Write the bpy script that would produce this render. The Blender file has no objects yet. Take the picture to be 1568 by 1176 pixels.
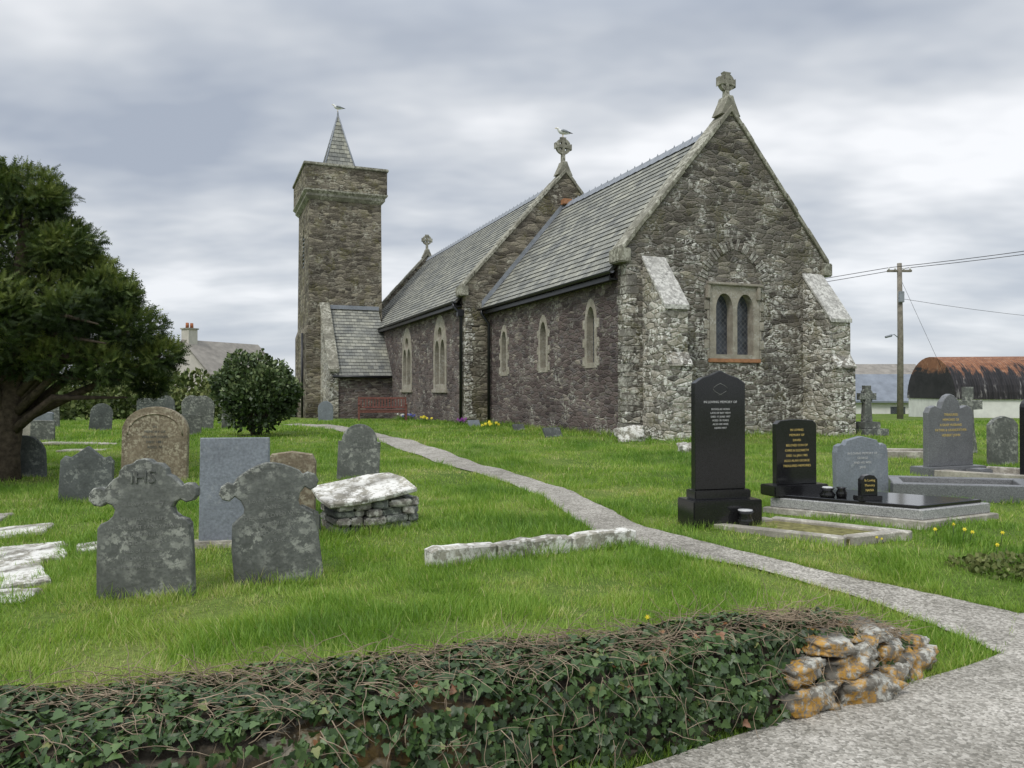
import bpy, bmesh, math, random
import numpy as np
from mathutils import Vector, Matrix, noise as mn
random.seed(7); rng=np.random.default_rng(7)
sc=bpy.context.scene
COL=sc.collection
R=math.radians
# ------------------------------------------------------------ materials
class NT:
    def __init__(s,name,rough=.85,spec=.25):
        s.m=bpy.data.materials.new(name); s.m.use_nodes=True
        s.t=s.m.node_tree; s.b=s.t.nodes['Principled BSDF']
        s.b.inputs['Roughness'].default_value=rough
        s.b.inputs['Specular IOR Level'].default_value=spec
    def n(s,t,props=None,**ins):
        k=s.t.nodes.new(t)
        for a,v in (props or {}).items(): setattr(k,a,v)
        for a,v in ins.items(): s.put(k.inputs[a.replace('_',' ')],v)
        return k
    def put(s,sock,v):
        if isinstance(v,bpy.types.NodeSocket): s.t.links.new(v,sock)
        else:
            if isinstance(v,tuple) and len(v)==3 and sock.type=='RGBA': v=(*v,1)
            sock.default_value=v
    def obj(s): return s.n('ShaderNodeTexCoord').outputs['Object']
    def uv(s): return s.n('ShaderNodeTexCoord').outputs['UV']
    def mapping(s,v,scale=(1,1,1),loc=(0,0,0),rot=(0,0,0)):
        return s.n('ShaderNodeMapping',None,Vector=v,Scale=scale,Location=loc,Rotation=rot).outputs[0]
    def noise(s,v,scale,detail=4,rough=.55,out='Fac'):
        return s.n('ShaderNodeTexNoise',None,Vector=v,Scale=scale,Detail=min(detail,4),Roughness=rough).outputs[out]
    def mr(s,f,a,b,c=0.,d=1.):
        k=s.n('ShaderNodeMapRange'); s.put(k.inputs[0],f)
        for i,x in enumerate((a,b,c,d)): k.inputs[i+1].default_value=x
        return k.outputs[0]
    def ramp(s,f,stops,interp='LINEAR'):
        k=s.n('ShaderNodeValToRGB'); s.put(k.inputs[0],f); e=k.color_ramp; e.interpolation=interp
        while len(e.elements)<len(stops): e.elements.new(.5)
        for el,(p,c) in zip(e.elements,stops): el.position=p; el.color=(*c,1)
        return k.outputs[0]
    def mix(s,f,a,b,mode='MIX'):
        k=s.n('ShaderNodeMix',{'data_type':'RGBA','blend_type':mode})
        s.put(k.inputs[0],f); s.put(k.inputs[6],a); s.put(k.inputs[7],b); return k.outputs[2]
    def math(s,op,a,b=0.):
        k=s.n('ShaderNodeMath',{'operation':op}); s.put(k.inputs[0],a); s.put(k.inputs[1],b); return k.outputs[0]
    def bump(s,h,strength=.5,dist=.02):
        k=s.n('ShaderNodeBump',None,Height=h,Strength=strength,Distance=dist)
        s.t.links.new(k.outputs[0],s.b.inputs['Normal'])
    def color(s,c): s.put(s.b.inputs['Base Color'],c)

def simple(name,c,rough=.7,var=.25,scale=8,spec=.25,metal=0,bump=.0):
    k=NT(name,rough,spec); o=k.obj(); f=k.noise(o,scale,3,.6)
    a=tuple(x*(1-var) for x in c); b=tuple(min(1,x*(1+var)) for x in c)
    k.color(k.ramp(f,[(.3,a),(.7,b)])); k.b.inputs['Metallic'].default_value=metal
    if bump: k.bump(k.noise(o,scale*4,4,.6),bump,.01)
    return k.m

def rubble(name,cols,mortar,s=(3.0,3.0,8.5),lich=.45,lcol=(.42,.41,.36),lscale=1.1,extra=None,mw=.05,zg=0.):
    k=NT(name,.92,.15); o=k.obj()
    nz=k.noise(o,2.6,2,.5,'Color')
    d=k.n('ShaderNodeVectorMath',{'operation':'MULTIPLY_ADD'}); k.put(d.inputs[0],nz); d.inputs[1].default_value=(.16,.16,.09); k.put(d.inputs[2],o)
    v=k.mapping(d.outputs[0],s)
    v1=k.n('ShaderNodeTexVoronoi',None,Vector=v,Scale=1.0,Randomness=.9)
    v2=k.n('ShaderNodeTexVoronoi',{'feature':'DISTANCE_TO_EDGE'},Vector=v,Scale=1.0,Randomness=.9)
    sp=k.n('ShaderNodeSeparateColor'); k.put(sp.inputs[0],v1.outputs['Color'])
    c=k.ramp(sp.outputs[0],cols,'LINEAR')
    fine=k.noise(o,20,4,.7)
    c=k.mix(1.,c,k.ramp(fine,[(.28,(.5,.5,.5)),(.72,(1.5,1.5,1.5))]),'MULTIPLY')
    big=k.noise(o,.6,4,.6)
    c=k.mix(1.,c,k.ramp(big,[(.3,(.66,.64,.64)),(.7,(1.32,1.28,1.2))]),'MULTIPLY')
    e=v2.outputs['Distance']
    mm=k.math('MULTIPLY',k.mr(e,mw*.35,mw,1,0),k.mr(k.noise(o,3.,2),.35,.6,.25,.9))
    c=k.mix(mm,c,mortar)
    ln=k.noise(o,lscale,3,.65)
    if zg:
        sz=k.n('ShaderNodeSeparateXYZ'); k.put(sz.inputs[0],o)
        ln=k.math('ADD',ln,k.mr(sz.outputs[2],.5,7.5,zg,-zg))
    lb=k.mr(ln,.64-.38*lich,.74-.30*lich,0,1)
    lf=k.mr(k.noise(o,8,4,.78),.49,.55,0,1)
    l=k.math('MULTIPLY',lb,lf)
    l2=k.math('MULTIPLY',l,k.mr(sp.outputs[1],.2,.55,.2,1))
    c=k.mix(k.math('MULTIPLY',l2,min(1,.65+lich*.35)),c,lcol)
    if extra:
        x=k.math('MULTIPLY',k.mr(k.noise(k.mapping(o,(1,1,1),(5,3,9)),1.6,3),.52,.62,0,1),k.mr(k.noise(o,14,4,.7),.42,.55,0,1))
        c=k.mix(k.math('MULTIPLY',x,extra[1]),c,extra[0])
    k.color(c)
    h=k.math('ADD',k.mr(e,0,.16,0,1),k.math('MULTIPLY',fine,.5))
    h=k.math('ADD',h,k.math('MULTIPLY',sp.outputs[2],.5))
    k.bump(h,.75,.028)
    return k.m

purple=[(0,(.075,.062,.064)),(.3,(.135,.108,.106)),(.55,(.165,.14,.138)),(.8,(.115,.104,.11)),(1,(.30,.27,.24))]
grey=[(0,(.07,.064,.057)),(.3,(.135,.125,.11)),(.55,(.19,.175,.152)),(.8,(.12,.115,.108)),(1,(.34,.32,.27))]
m_wall_s=rubble('rubble_purple',purple,(.20,.18,.155),(3.3,3.3,10.5),.30,(.50,.49,.43))
m_wall_e=rubble('rubble_grey_lichen',grey,(.23,.215,.18),(3.3,3.3,9.5),.60,(.72,.71,.65),1.25,((.14,.13,.05),.4),zg=.10)
m_tower=rubble('rubble_tower',[(0,(.07,.063,.052)),(.4,(.135,.122,.10)),(.7,(.185,.168,.138)),(1,(.30,.275,.22))],(.17,.155,.125),(2.6,2.6,7.5),.42,(.46,.44,.36),extra=((.15,.14,.05),.5))
m_butt=rubble('rubble_pale_lichen',[(0,(.11,.105,.095)),(.4,(.22,.21,.185)),(1,(.42,.40,.35))],(.26,.245,.21),(3.3,3.3,8),.84,(.76,.75,.69),extra=((.15,.14,.05),.45))
m_bound=rubble('rubble_boundary',[(0,(.035,.03,.022)),(.5,(.08,.068,.052)),(1,(.17,.155,.12))],(.035,.03,.022),(5,5,10),.3,(.40,.38,.31),extra=((.30,.19,.05),.4))

def slate_roof():
    k=NT('slate_roof',.7,.35); uv=k.uv(); o=k.obj()
    b=k.n('ShaderNodeTexBrick',{'offset':.5},Vector=uv,Scale=1.0,Mortar_Size=.008,Mortar_Smooth=.2,Bias=0.,Brick_Width=.27,Row_Height=.22,Color1=(.15,.155,.15),Color2=(.32,.32,.29),Mortar=(.05,.05,.05))
    c=b.outputs['Color']
    c=k.mix(1.,c,k.ramp(k.noise(o,1.1,4,.6),[(.3,(.8,.82,.84)),(.7,(1.3,1.28,1.14))]),'MULTIPLY')
    c=k.mix(1.,c,k.ramp(k.noise(uv,18,4,.7),[(.3,(.75,.75,.75)),(.7,(1.25,1.25,1.25))]),'MULTIPLY')
    l=k.math('MULTIPLY',k.mr(k.noise(o,1.4,4,.7),.46,.62),k.mr(k.noise(o,26,4,.7),.5,.6))
    c=k.mix(k.math('MULTIPLY',l,.55),c,(.52,.51,.42))
    k.color(c); k.bump(k.math('ADD',b.outputs['Fac'],k.math('MULTIPLY',k.noise(uv,9,3),-.8)),-.5,.01)
    return k.m
m_roof=slate_roof()
def lichen_stone(name,base,amt=.5,lc=(.55,.54,.48),rough=.85,sc1=9,orange=0.,dark=.5,oc=(.50,.27,.04)):
    k=NT(name,rough,.25); o=k.obj()
    c=k.ramp(k.noise(o,3.2,4,.65),[(.25,tuple(x*(1-dark) for x in base)),(.75,tuple(x*1.3 for x in base))])
    c=k.mix(1.,c,k.ramp(k.noise(o,45,3,.6),[(.3,(.8,.8,.8)),(.7,(1.2,1.2,1.2))]),'MULTIPLY')
    l=k.math('MULTIPLY',k.mr(k.noise(o,sc1*.28,3,.6),.56-.3*amt,.70-.25*amt),k.mr(k.noise(o,sc1*2,4,.75),.52-.08*amt,.60-.06*amt))
    c=k.mix(k.math('MULTIPLY',l,.85),c,lc)
    v=k.n('ShaderNodeTexVoronoi',None,Vector=o,Scale=sc1*1.6)
    s2=k.math('MULTIPLY',k.mr(v.outputs['Distance'],.16,.24,1,0),k.mr(k.noise(o,4,2),.45,.55))
    c=k.mix(k.math('MULTIPLY',s2,min(1,amt*1.1)),c,tuple(x*.9 for x in lc))
    if orange:
        x=k.math('MULTIPLY',k.mr(k.noise(k.mapping(o,(1,1,1),(3,8,1)),7,3,.6),.47,.55),k.mr(k.noise(o,40,4,.7),.40,.56))
        c=k.mix(k.math('MULTIPLY',x,orange),c,oc)
    k.color(c); k.bump(k.noise(o,24,4,.7),.5,.012); return k.m
m_dress=lichen_stone('dressed_grey_buff_stone',(.33,.30,.245),.4,(.5,.48,.43),dark=.4)
m_coping=lichen_stone('coping_stone',(.23,.22,.175),.6,(.50,.49,.41),sc1=4)
m_cap=lichen_stone('pale_cap_stone',(.40,.39,.36),.7,(.68,.67,.62),sc1=5)
m_slate_g=lichen_stone('grave_slate_lichened',(.135,.142,.13),.42,(.42,.43,.38),sc1=8)
m_slate_b=lichen_stone('grave_slate_blue',(.19,.21,.235),.12,(.5,.52,.52),rough=.6,sc1=7,dark=.22)
m_slate_d=lichen_stone('grave_slate_dark',(.11,.12,.115),.32,(.36,.38,.34),sc1=9)
m_brown=lichen_stone('grave_brown_stone',(.22,.18,.125),.5,(.46,.42,.31),sc1=9)
m_white=lichen_stone('pale_lichened_limestone',(.36,.34,.28),.80,(.80,.79,.74),sc1=5,dark=.75)
m_kerb=lichen_stone('old_concrete_kerb',(.36,.335,.285),.3,(.6,.58,.51),sc1=6)
m_rock=lichen_stone('boulder',(.20,.185,.155),.45,(.55,.55,.49),sc1=7,orange=.85,dark=.7)
m_quoin=lichen_stone('quoin_stone',(.22,.205,.18),.6,(.56,.55,.49),sc1=6)
def granite(name,a,b,rough=.25,scale=240):
    k=NT(name,rough,.5); o=k.obj()
    v=k.n('ShaderNodeTexVoronoi',None,Vector=o,Scale=scale)
    sp=k.n('ShaderNodeSeparateColor'); k.put(sp.inputs[0],v.outputs['Color'])
    c=k.ramp(sp.outputs[0],[(.1,a),(.9,b)])
    c=k.mix(1.,c,k.ramp(k.noise(o,3,3),[(.3,(.85,.85,.85)),(.7,(1.12,1.12,1.1))]),'MULTIPLY')
    k.color(c); return k.m
m_black=granite('black_granite',(.010,.010,.011),(.022,.022,.024),.14)
m_grey_gr=granite('grey_granite',(.20,.20,.20),(.44,.44,.43),.5,150)
m_dark_gr=granite('dark_grey_granite',(.10,.105,.11),(.21,.215,.225),.4,150)
m_gold=simple('gold_lettering',(.62,.47,.16),.4,.05)
m_silver=simple('silver_lettering',(.55,.55,.55),.5,.05)
m_faint=simple('worn_lettering',(.21,.215,.20),.9,.2,30)
m_gutter=simple('black_painted_iron',(.014,.015,.018),.35,.2,5,.5)
m_lead=simple('lead_flashing',(.26,.28,.31),.5,.2,6)
m_brick=simple('orange_brick',(.38,.19,.10),.85,.25,12)
m_wood=simple('bench_red_wood',(.20,.085,.07),.55,.35,14)
m_bark=simple('bark',(.075,.058,.042),.95,.5,14,bump=.8)
m_pole=simple('weathered_pole_wood',(.22,.20,.165),.9,.3,6)
m_cream=simple('white_painted_render',(.74,.74,.70),.85,.1,2)
m_creamh=simple('cream_render',(.55,.52,.46),.85,.12,2)
m_houseroof=simple('grey_slate_roof_far',(.21,.235,.27),.7,.2,1.5)
m_houseroof2=simple('brown_slate_roof_far',(.26,.24,.21),.7,.25,1.5)
m_pot=simple('terracotta',(.35,.13,.06),.8,.2)
m_twig=simple('dry_ivy_stem',(.30,.235,.165),.9,.4,9)
m_wire=simple('wire_black',(.02,.02,.02),.6,.1)
m_gravel=granite('grave_chippings',(.12,.11,.09),(.45,.42,.37),.9,45)
m_dirt=simple('plot_grass_soil',(.17,.16,.06),.95,.5,14,bump=.6)
def glass():
    k=NT('leaded_glass',.18,.5); o=k.obj()
    s=k.n('ShaderNodeSeparateXYZ'); k.put(s.inputs[0],o)
    xy=k.math('ADD',s.outputs[0],s.outputs[1])
    a=k.math('FRACT',k.math('MULTIPLY',k.math('ADD',xy,s.outputs[2]),7.))
    b=k.math('FRACT',k.math('MULTIPLY',k.math('SUBTRACT',xy,s.outputs[2]),7.))
    g=k.math('MAXIMUM',k.mr(a,.07,.1,1,0),k.mr(b,.07,.1,1,0))
    c=k.ramp(k.noise(o,6,3),[(.35,(.03,.035,.045)),(.7,(.09,.10,.12))])
    k.color(k.mix(g,c,(.16,.16,.16))); k.put(k.b.inputs['Roughness'],k.mr(g,0,1,.15,.7)); return k.m
m_glass=glass()
def surface_path(name,tone=1.):
    k=NT(name,.95,.2); o=k.obj()
    v=k.n('ShaderNodeTexVoronoi',None,Vector=o,Scale=70.)
    sp=k.n('ShaderNodeSeparateColor'); k.put(sp.inputs[0],v.outputs['Color'])
    c=k.ramp(sp.outputs[0],[(0,(.23*tone,.22*tone,.195*tone)),(.5,(.37*tone,.35*tone,.315*tone)),(1,(.56*tone,.535*tone,.49*tone))])
    c=k.mix(1.,c,k.ramp(k.noise(o,1.2,4,.65),[(.3,(.68,.67,.64)),(.7,(1.15,1.14,1.12))]),'MULTIPLY')
    c=k.mix(1.,c,k.ramp(k.noise(o,9,4,.7),[(.3,(.78,.78,.76)),(.7,(1.15,1.15,1.15))]),'MULTIPLY')
    k.color(c); k.bump(k.math('ADD',v.outputs['Distance'],k.noise(o,30,4,.7)),.7,.010); return k.m
m_path=surface_path('path_aggregate_concrete',.98); m_road=surface_path('road_aggregate',1.04)
def ground_m():
    k=NT('lawn_ground',.95,.1); o=k.obj()
    c=k.ramp(k.noise(o,.7,4,.6),[(.3,(.08,.135,.025)),(.52,(.13,.19,.04)),(.72,(.21,.23,.075))])
    c=k.mix(1.,c,k.ramp(k.noise(o,30,4,.7),[(.3,(.55,.55,.55)),(.7,(1.35,1.35,1.35))]),'MULTIPLY')
    k.color(c); k.bump(k.noise(o,35,4,.7),.8,.03); return k.m
m_ground=ground_m()
def leaf_m(name,stops,rough=.5,spec=.3,trans=.25,nscale=1.2,namt=.35):
    k=NT(name,rough,spec); a=k.n('ShaderNodeAttribute',{'attribute_name':'rnd'})
    o=k.obj(); f=a.outputs['Fac']
    f=k.math('ADD',f,k.mr(k.noise(o,nscale,3,.6),.3,.7,-namt,namt))
    c=k.ramp(f,stops); k.color(c)
    if trans:
        t=k.n('ShaderNodeBsdfTranslucent'); k.put(t.inputs[0],k.mix(1.,c,(1.25,1.35,.7),'MULTIPLY'))
        mx=k.n('ShaderNodeMixShader'); mx.inputs[0].default_value=trans
        out=[x for x in k.t.nodes if x.type=='OUTPUT_MATERIAL'][0]
        k.t.links.new(k.b.outputs[0],mx.inputs[1]); k.t.links.new(t.outputs[0],mx.inputs[2]); k.t.links.new(mx.outputs[0],out.inputs[0])
    return k.m
m_blade=leaf_m('grass_blades',[(0,(.10,.20,.028)),(.3,(.17,.30,.04)),(.6,(.27,.40,.065)),(.85,(.40,.46,.13)),(1,(.56,.50,.26))],.5,.3,.3,.55,.34)
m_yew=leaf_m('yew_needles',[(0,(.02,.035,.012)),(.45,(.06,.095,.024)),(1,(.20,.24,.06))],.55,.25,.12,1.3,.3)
m_ivy=leaf_m('ivy_leaves',[(0,(.018,.036,.012)),(.5,(.045,.088,.024)),(.85,(.10,.165,.05)),(.95,(.20,.21,.07)),(1,(.24,.11,.05))],.42,.4,.0,3,.18)
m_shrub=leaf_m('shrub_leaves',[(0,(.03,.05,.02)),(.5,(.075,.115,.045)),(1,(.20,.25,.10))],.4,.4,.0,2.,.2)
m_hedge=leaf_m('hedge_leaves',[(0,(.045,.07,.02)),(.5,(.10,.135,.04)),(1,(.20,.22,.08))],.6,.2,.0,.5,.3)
m_yel=simple('daffodil_yellow',(.85,.72,.06),.6,.1)
m_blu=simple('blue_flowers',(.18,.2,.6),.6,.2)
m_pur=simple('purple_flowers',(.3,.08,.35),.6,.2)
m_wht=simple('white_petals',(.8,.8,.78),.6,.05)
m_gullg=simple('gull_grey_wing',(.35,.37,.40),.7,.08)
m_beak=simple('gull_beak',(.7,.5,.08),.5,.1)
m_blkft=simple('gull_wing_tip',(.02,.02,.02),.7,.1)
def barn_m():
    k=NT('tarred_rusty_corrugated_iron',.75,.3); o=k.obj()
    s=k.n('ShaderNodeSeparateXYZ'); k.put(s.inputs[0],o)
    st=k.noise(k.mapping(o,(1.4,.15,.3)),2.2,4,.75)
    top=k.math('ADD',k.mr(s.outputs[2],1.8,3.3,-.22,.26),st)
    c=k.ramp(st,[(.3,(.012,.012,.013)),(.58,(.04,.037,.04)),(.68,(.34,.33,.32))])
    rust=k.ramp(k.noise(o,3,4,.7),[(.3,(.16,.07,.04)),(.55,(.30,.135,.07)),(.75,(.42,.27,.18))])
    c=k.mix(k.mr(top,.51,.62),c,rust)
    k.color(c); w=k.math('SINE',k.math('MULTIPLY',s.outputs[0],26.)); k.bump(w,.8,.05); return k.m
m_barn=barn_m()
# ------------------------------------------------------------ mesh helpers
def link(o,parent=None):
    COL.objects.link(o)
    if parent is not None: o.parent=parent
    return o
def empty(name,loc=(0,0,0),rz=0):
    e=bpy.data.objects.new(name,None); e.empty_display_size=.2; COL.objects.link(e); e.location=loc; e.rotation_euler=(0,0,rz); return e
def mesh(name,v,f,mat,parent=None,smooth=False):
    me=bpy.data.meshes.new(name); me.from_pydata([tuple(a) for a in v],[],f); me.materials.append(mat)
    bm=bmesh.new(); bm.from_mesh(me); bmesh.ops.recalc_face_normals(bm,faces=bm.faces); bm.to_mesh(me); bm.free()
    if smooth:
        for p in me.polygons: p.use_smooth=True
    return link(bpy.data.objects.new(name,me),parent)
def box(name,x0,x1,y0,y1,z0,z1,mat,parent=None,bev=0.,jit=0.):
    bm=bmesh.new(); v=[]
    for x in (x0,x1):
        for y in (y0,y1):
            for z in (z0,z1): v.append(bm.verts.new((x+random.uniform(-jit,jit),y+random.uniform(-jit,jit),z+random.uniform(-jit,jit))))
    for f in ((0,1,3,2),(4,6,7,5),(0,4,5,1),(2,3,7,6),(0,2,6,4),(1,5,7,3)): bm.faces.new([v[i] for i in f])
    bmesh.ops.recalc_face_normals(bm,faces=bm.faces)
    if bev: bmesh.ops.bevel(bm,geom=list(bm.edges),offset=bev,segments=2,affect='EDGES')
    me=bpy.data.meshes.new(name); bm.to_mesh(me); bm.free(); me.materials.append(mat)
    return link(bpy.data.objects.new(name,me),parent)
def extr(name,pts,axis,a0,a1,mat,parent=None,bev=0.,seg=1):
    """extrude 2D outline: axis 'y' -> pts are (x,z); axis 'x' -> pts are (y,z); axis 'z' -> (x,y)"""
    def P(p,a): return (p[0],a,p[1]) if axis=='y' else ((a,p[0],p[1]) if axis=='x' else (p[0],p[1],a))
    bm=bmesh.new(); n=len(pts)
    A=[bm.verts.new(P(p,a0)) for p in pts]; B=[bm.verts.new(P(p,a1)) for p in pts]
    fa=bm.faces.new(A); fb=bm.faces.new(B[::-1])
    for i in range(n): bm.faces.new((A[i],B[i],B[(i+1)%n],A[(i+1)%n]))
    bmesh.ops.recalc_face_normals(bm,faces=bm.faces)
    if bev:
        ed=set(fa.edges)|set(fb.edges); bmesh.ops.bevel(bm,geom=list(ed),offset=bev,segments=seg,affect='EDGES')
    bmesh.ops.triangulate(bm,faces=[f for f in bm.faces if len(f.verts)>4])
    me=bpy.data.meshes.new(name); bm.to_mesh(me); bm.free(); me.materials.append(mat)
    return link(bpy.data.objects.new(name,me),parent)
def cut(o,cutters):
    for c in cutters:
        m=o.modifiers.new('b','BOOLEAN'); m.operation='DIFFERENCE'; m.object=c; m.solver='EXACT'
    bpy.context.view_layer.update()
    dg=bpy.context.evaluated_depsgraph_get(); me=bpy.data.meshes.new_from_object(o.evaluated_get(dg))
    o.modifiers.clear(); o.data=me
    for c in cutters: bpy.data.objects.remove(c)
def tubev(pts,rad,n=8,base=0,flat=1.):
    V=[];F=[]; pts=[Vector(p) for p in pts]
    for i,p in enumerate(pts):
        d=(pts[min(i+1,len(pts)-1)]-pts[max(i-1,0)]).normalized()
        up=Vector((0,0,1)) if abs(d.z)<.9 else Vector((1,0,0))
        s=d.cross(up).normalized(); u=s.cross(d)
        for j in range(n):
            a=2*math.pi*j/n; V.append(p+(s*math.cos(a)+u*math.sin(a)*flat)*rad[i])
    for i in range(len(pts)-1):
        for j in range(n): F.append((base+i*n+j,base+i*n+(j+1)%n,base+(i+1)*n+(j+1)%n,base+(i+1)*n+j))
    F.append(tuple(base+j for j in range(n))[::-1]); F.append(tuple(base+(len(pts)-1)*n+j for j in range(n)))
    return V,F
def tubes(name,lst,mat,parent=None,n=8):
    V=[];F=[]
    for pts,rad in lst:
        v,f=tubev(pts,rad,n,len(V)); V+=v; F+=f
    return mesh(name,V,F,mat,parent,True)
def scatter(name,pos,X,Y,Z,tv,tf,mat,rnd,parent=None):
    N=len(pos); K=len(tv); tv=np.array(tv,dtype=np.float32); tf=np.array(tf,dtype=np.int32)
    V=pos[:,None,:]+tv[None,:,0:1]*X[:,None,:]+tv[None,:,1:2]*Y[:,None,:]+tv[None,:,2:3]*Z[:,None,:]
    V=V.reshape(-1,3).astype(np.float32)
    F=(tf[None,:,:]+(np.arange(N,dtype=np.int32)*K)[:,None,None]).reshape(-1,3)
    me=bpy.data.meshes.new(name); me.vertices.add(len(V)); me.vertices.foreach_set('co',V.ravel())
    me.loops.add(F.size); me.loops.foreach_set('vertex_index',F.ravel().astype(np.int32))
    me.polygons.add(len(F)); me.polygons.foreach_set('loop_start',np.arange(0,F.size,3,dtype=np.int32))
    me.update(calc_edges=True)
    at=me.attributes.new('rnd','FLOAT','POINT'); at.data.foreach_set('value',np.repeat(rnd,K).astype(np.float32))
    me.materials.append(mat)
    return link(bpy.data.objects.new(name,me),parent)
def unit(a): return a/np.maximum(1e-6,np.linalg.norm(a,axis=1,keepdims=True))
def frames(axis):
    r=unit(rng.normal(size=axis.shape)); X=unit(np.cross(axis,r)); Z=np.cross(X,axis); return X,Z
def inpoly(px,py,poly):
    ins=np.zeros(len(px),bool); n=len(poly)
    for i in range(n):
        x1,y1=poly[i]; x2,y2=poly[(i+1)%n]
        c=((y1>py)!=(y2>py))
        with np.errstate(divide='ignore',invalid='ignore'): xi=(x2-x1)*(py-y1)/((y2-y1) if y2!=y1 else 1e-9)+x1
        ins^=c&(px<xi)
    return ins
# ------------------------------------------------------------ terrain
XB=[-8,-4,-1,.6,1.5,2.4]; YB=[-1.5,1.1,2.62,3.38,3.92,4.48]
XT=[-8,-3.5,-2.05,-.83,.73,1.6,2.4]; YT=[1.0,2.6,3.05,3.4,3.95,4.25,4.62]
def sm(t): t=np.clip(t,0,1); return t*t*(3-2*t)
def H(x,y):
    x=np.asarray(x,float); y=np.asarray(y,float)
    yb=np.interp(x,XB,YB); yt=np.interp(x,XT,YT)
    YY=[5.3,6,6.6,7.5,9,11,13.4,18,30,38,50,150,900]; ZZ=[.05,.13,.2,.23,.25,.28,.32,.42,.42,.22,-.05,-.1,-.1]
    hb=np.interp(y,[-50,4.6]+YY,[0,0]+ZZ)
    hl=np.interp(y,[2,3.2,4.6,5.3,6,7.5,9,11,13.4,18,30,38,50,150,900],[.34,.32,.25,.2,.2,.23,.25,.28,.32,.42,.42,.22,-.05,-.1,-.1])
    w=sm((2.5-x)/.9); top=hb+(hl-hb)*w
    top=top+(.022*np.sin(1.9*x+.5)*np.sin(1.5*y)+.012*np.sin(4.3*x+y)*np.sin(3.9*y-.7*x))*sm((y-5.5)/3)*sm((60-y)/20)
    f=sm((y-yb)/np.maximum(.05,yt-yb)); f=np.where(x>2.4,1,f)
    return top*f
xs=np.array([-900,-400,-200,-120,-80,-55,-40,-30,-24,-19,-15]+list(np.arange(-12,12.01,.2))+[14,17,21,26,32,40,55,80,120,200,400,900],float)
ys=np.array([-60,-30,-15,-8,-4,-2]+list(np.arange(-1,24,.16))+list(np.arange(24,60,1.5))+[65,80,110,160,260,500,1200],float)
gx,gy=np.meshgrid(xs,ys); gz=H(gx,gy)
vv=np.stack([gx,gy,gz],-1).reshape(-1,3); nx=len(xs)
ff=[(j*nx+i,j*nx+i+1,(j+1)*nx+i+1,(j+1)*nx+i) for j in range(len(ys)-1) for i in range(nx-1)]
g=mesh('ground',vv,ff,m_ground,None,True)
# path
PR=[(-7.6,27.4),(-5.6,25.2),(-3.9,21.6),(-2.2,17.6),(-.55,13.4),(.5,11.0),(1.02,8.95),(1.38,7.6),(1.9,6.72),(2.55,6.1),(3.0,5.75),(3.5,5.32)]
PL=[(-8.0,26.6),(-6.0,24.2),(-4.4,20.9),(-2.85,17.2),(-1.1,13.2),(0.0,10.75),(.55,8.7),(.82,7.45),(1.38,6.5),(2.1,5.95),(2.6,5.5),(2.95,4.65)]
def resamp(P,n):
    P=np.array(P,float); out=[]; m=len(P)
    for k in range(n):
        t=k/(n-1)*(m-1); i=min(int(t),m-2); u=t-i
        p0=P[max(i-1,0)];p1=P[i];p2=P[i+1];p3=P[min(i+2,m-1)]
        out.append(.5*((2*p1)+(-p0+p2)*u+(2*p0-5*p1+4*p2-p3)*u*u+(-p0+3*p1-3*p2+p3)*u**3))
    return np.array(out)
pr=resamp(PR,140); pl=resamp(PL,140)
for A in (pr,pl):
    for i in range(1,len(A)-1): A[i,0]+=.03*mn.noise(Vector((i*.6,A[i,1]*3,.3)))
V=[];F=[]
for i in range(140):
    for j in range(9):
        u=j/8; p=pl[i]*(1-u)+pr[i]*u; V.append((p[0],p[1],float(H(p[0],p[1]))+.014))
for i in range(139):
    for j in range(8): a=i*9+j; F.append((a,a+1,a+10,a+9))
mesh('footpath',V,F,m_path,None,True)
path_poly=[tuple(p) for p in pl]+[tuple(p) for p in pr[::-1]]
RE_X=[-9,-4,-1,.49,1.45,2.5,2.95,3.5,5,8,14]; RE_Y=[-1.7,.9,2.42,3.24,3.8,4.38,4.65,5.32,5.15,4.6,3.2]
V=[];F=[]; rx=np.concatenate([np.arange(-9,14.01,.1)]); rr=[0,.06,.15,.3,.5,.8,1.2,2,4,8,14]
for x in rx:
    e=np.interp(x,RE_X,RE_Y)+.02*mn.noise(Vector((x*2.5,0,0)))
    for r in rr: V.append((x,e-r,float(H(x,e-r))+.014))
for i in range(len(rx)-1):
    for j in range(len(rr)-1): a=i*len(rr)+j; F.append((a,a+1,a+1+len(rr),a+len(rr)))
mesh('road',V,F,m_road,None,True)
# ------------------------------------------------------------ church
TH=R(21.9); CH=empty('stone_church',(2.79,18.7,0),TH)
ct,st=math.cos(TH),math.sin(TH)
def lancet(w,z0,z1,cx=0,n=6,k=1.0):
    hw=w/2; rise=w*.95*k; zs=z1-rise; P=[(cx-hw,z0),(cx+hw,z0),(cx+hw,zs)]
    for i in range(1,n): a=i/n; P.append((cx+hw*(1-a**1.6),zs+rise*math.sin(a*math.pi/2)**.95))
    P.append((cx,z1))
    for i in range(n-1,0,-1): a=i/n; P.append((cx-hw*(1-a**1.6),zs+rise*math.sin(a*math.pi/2)**.95))
    P.append((cx-hw,zs)); return P
def gable_pts(x0,x1,z0,ze,zr): return [(x0,z0),(x1,z0),(x1,ze),((x0+x1)/2,zr),(x0,ze)]
SL=1.19; CR=8.55; GAP=.26
ce=CR-3.1*SL
body=extr('chancel_walls',gable_pts(0,6.2,-.4,ce-.05,CR-.05),'y',.42,9.82,m_wall_s,CH)
east=extr('chancel_east_gable',gable_pts(0,6.2,-.4,ce+GAP,CR+GAP),'y',0,.42,m_wall_e,CH)
NS=1.12; NR=9.55; nx0,nx1=-.85,7.05; ne=NR-3.95*NS
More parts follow.
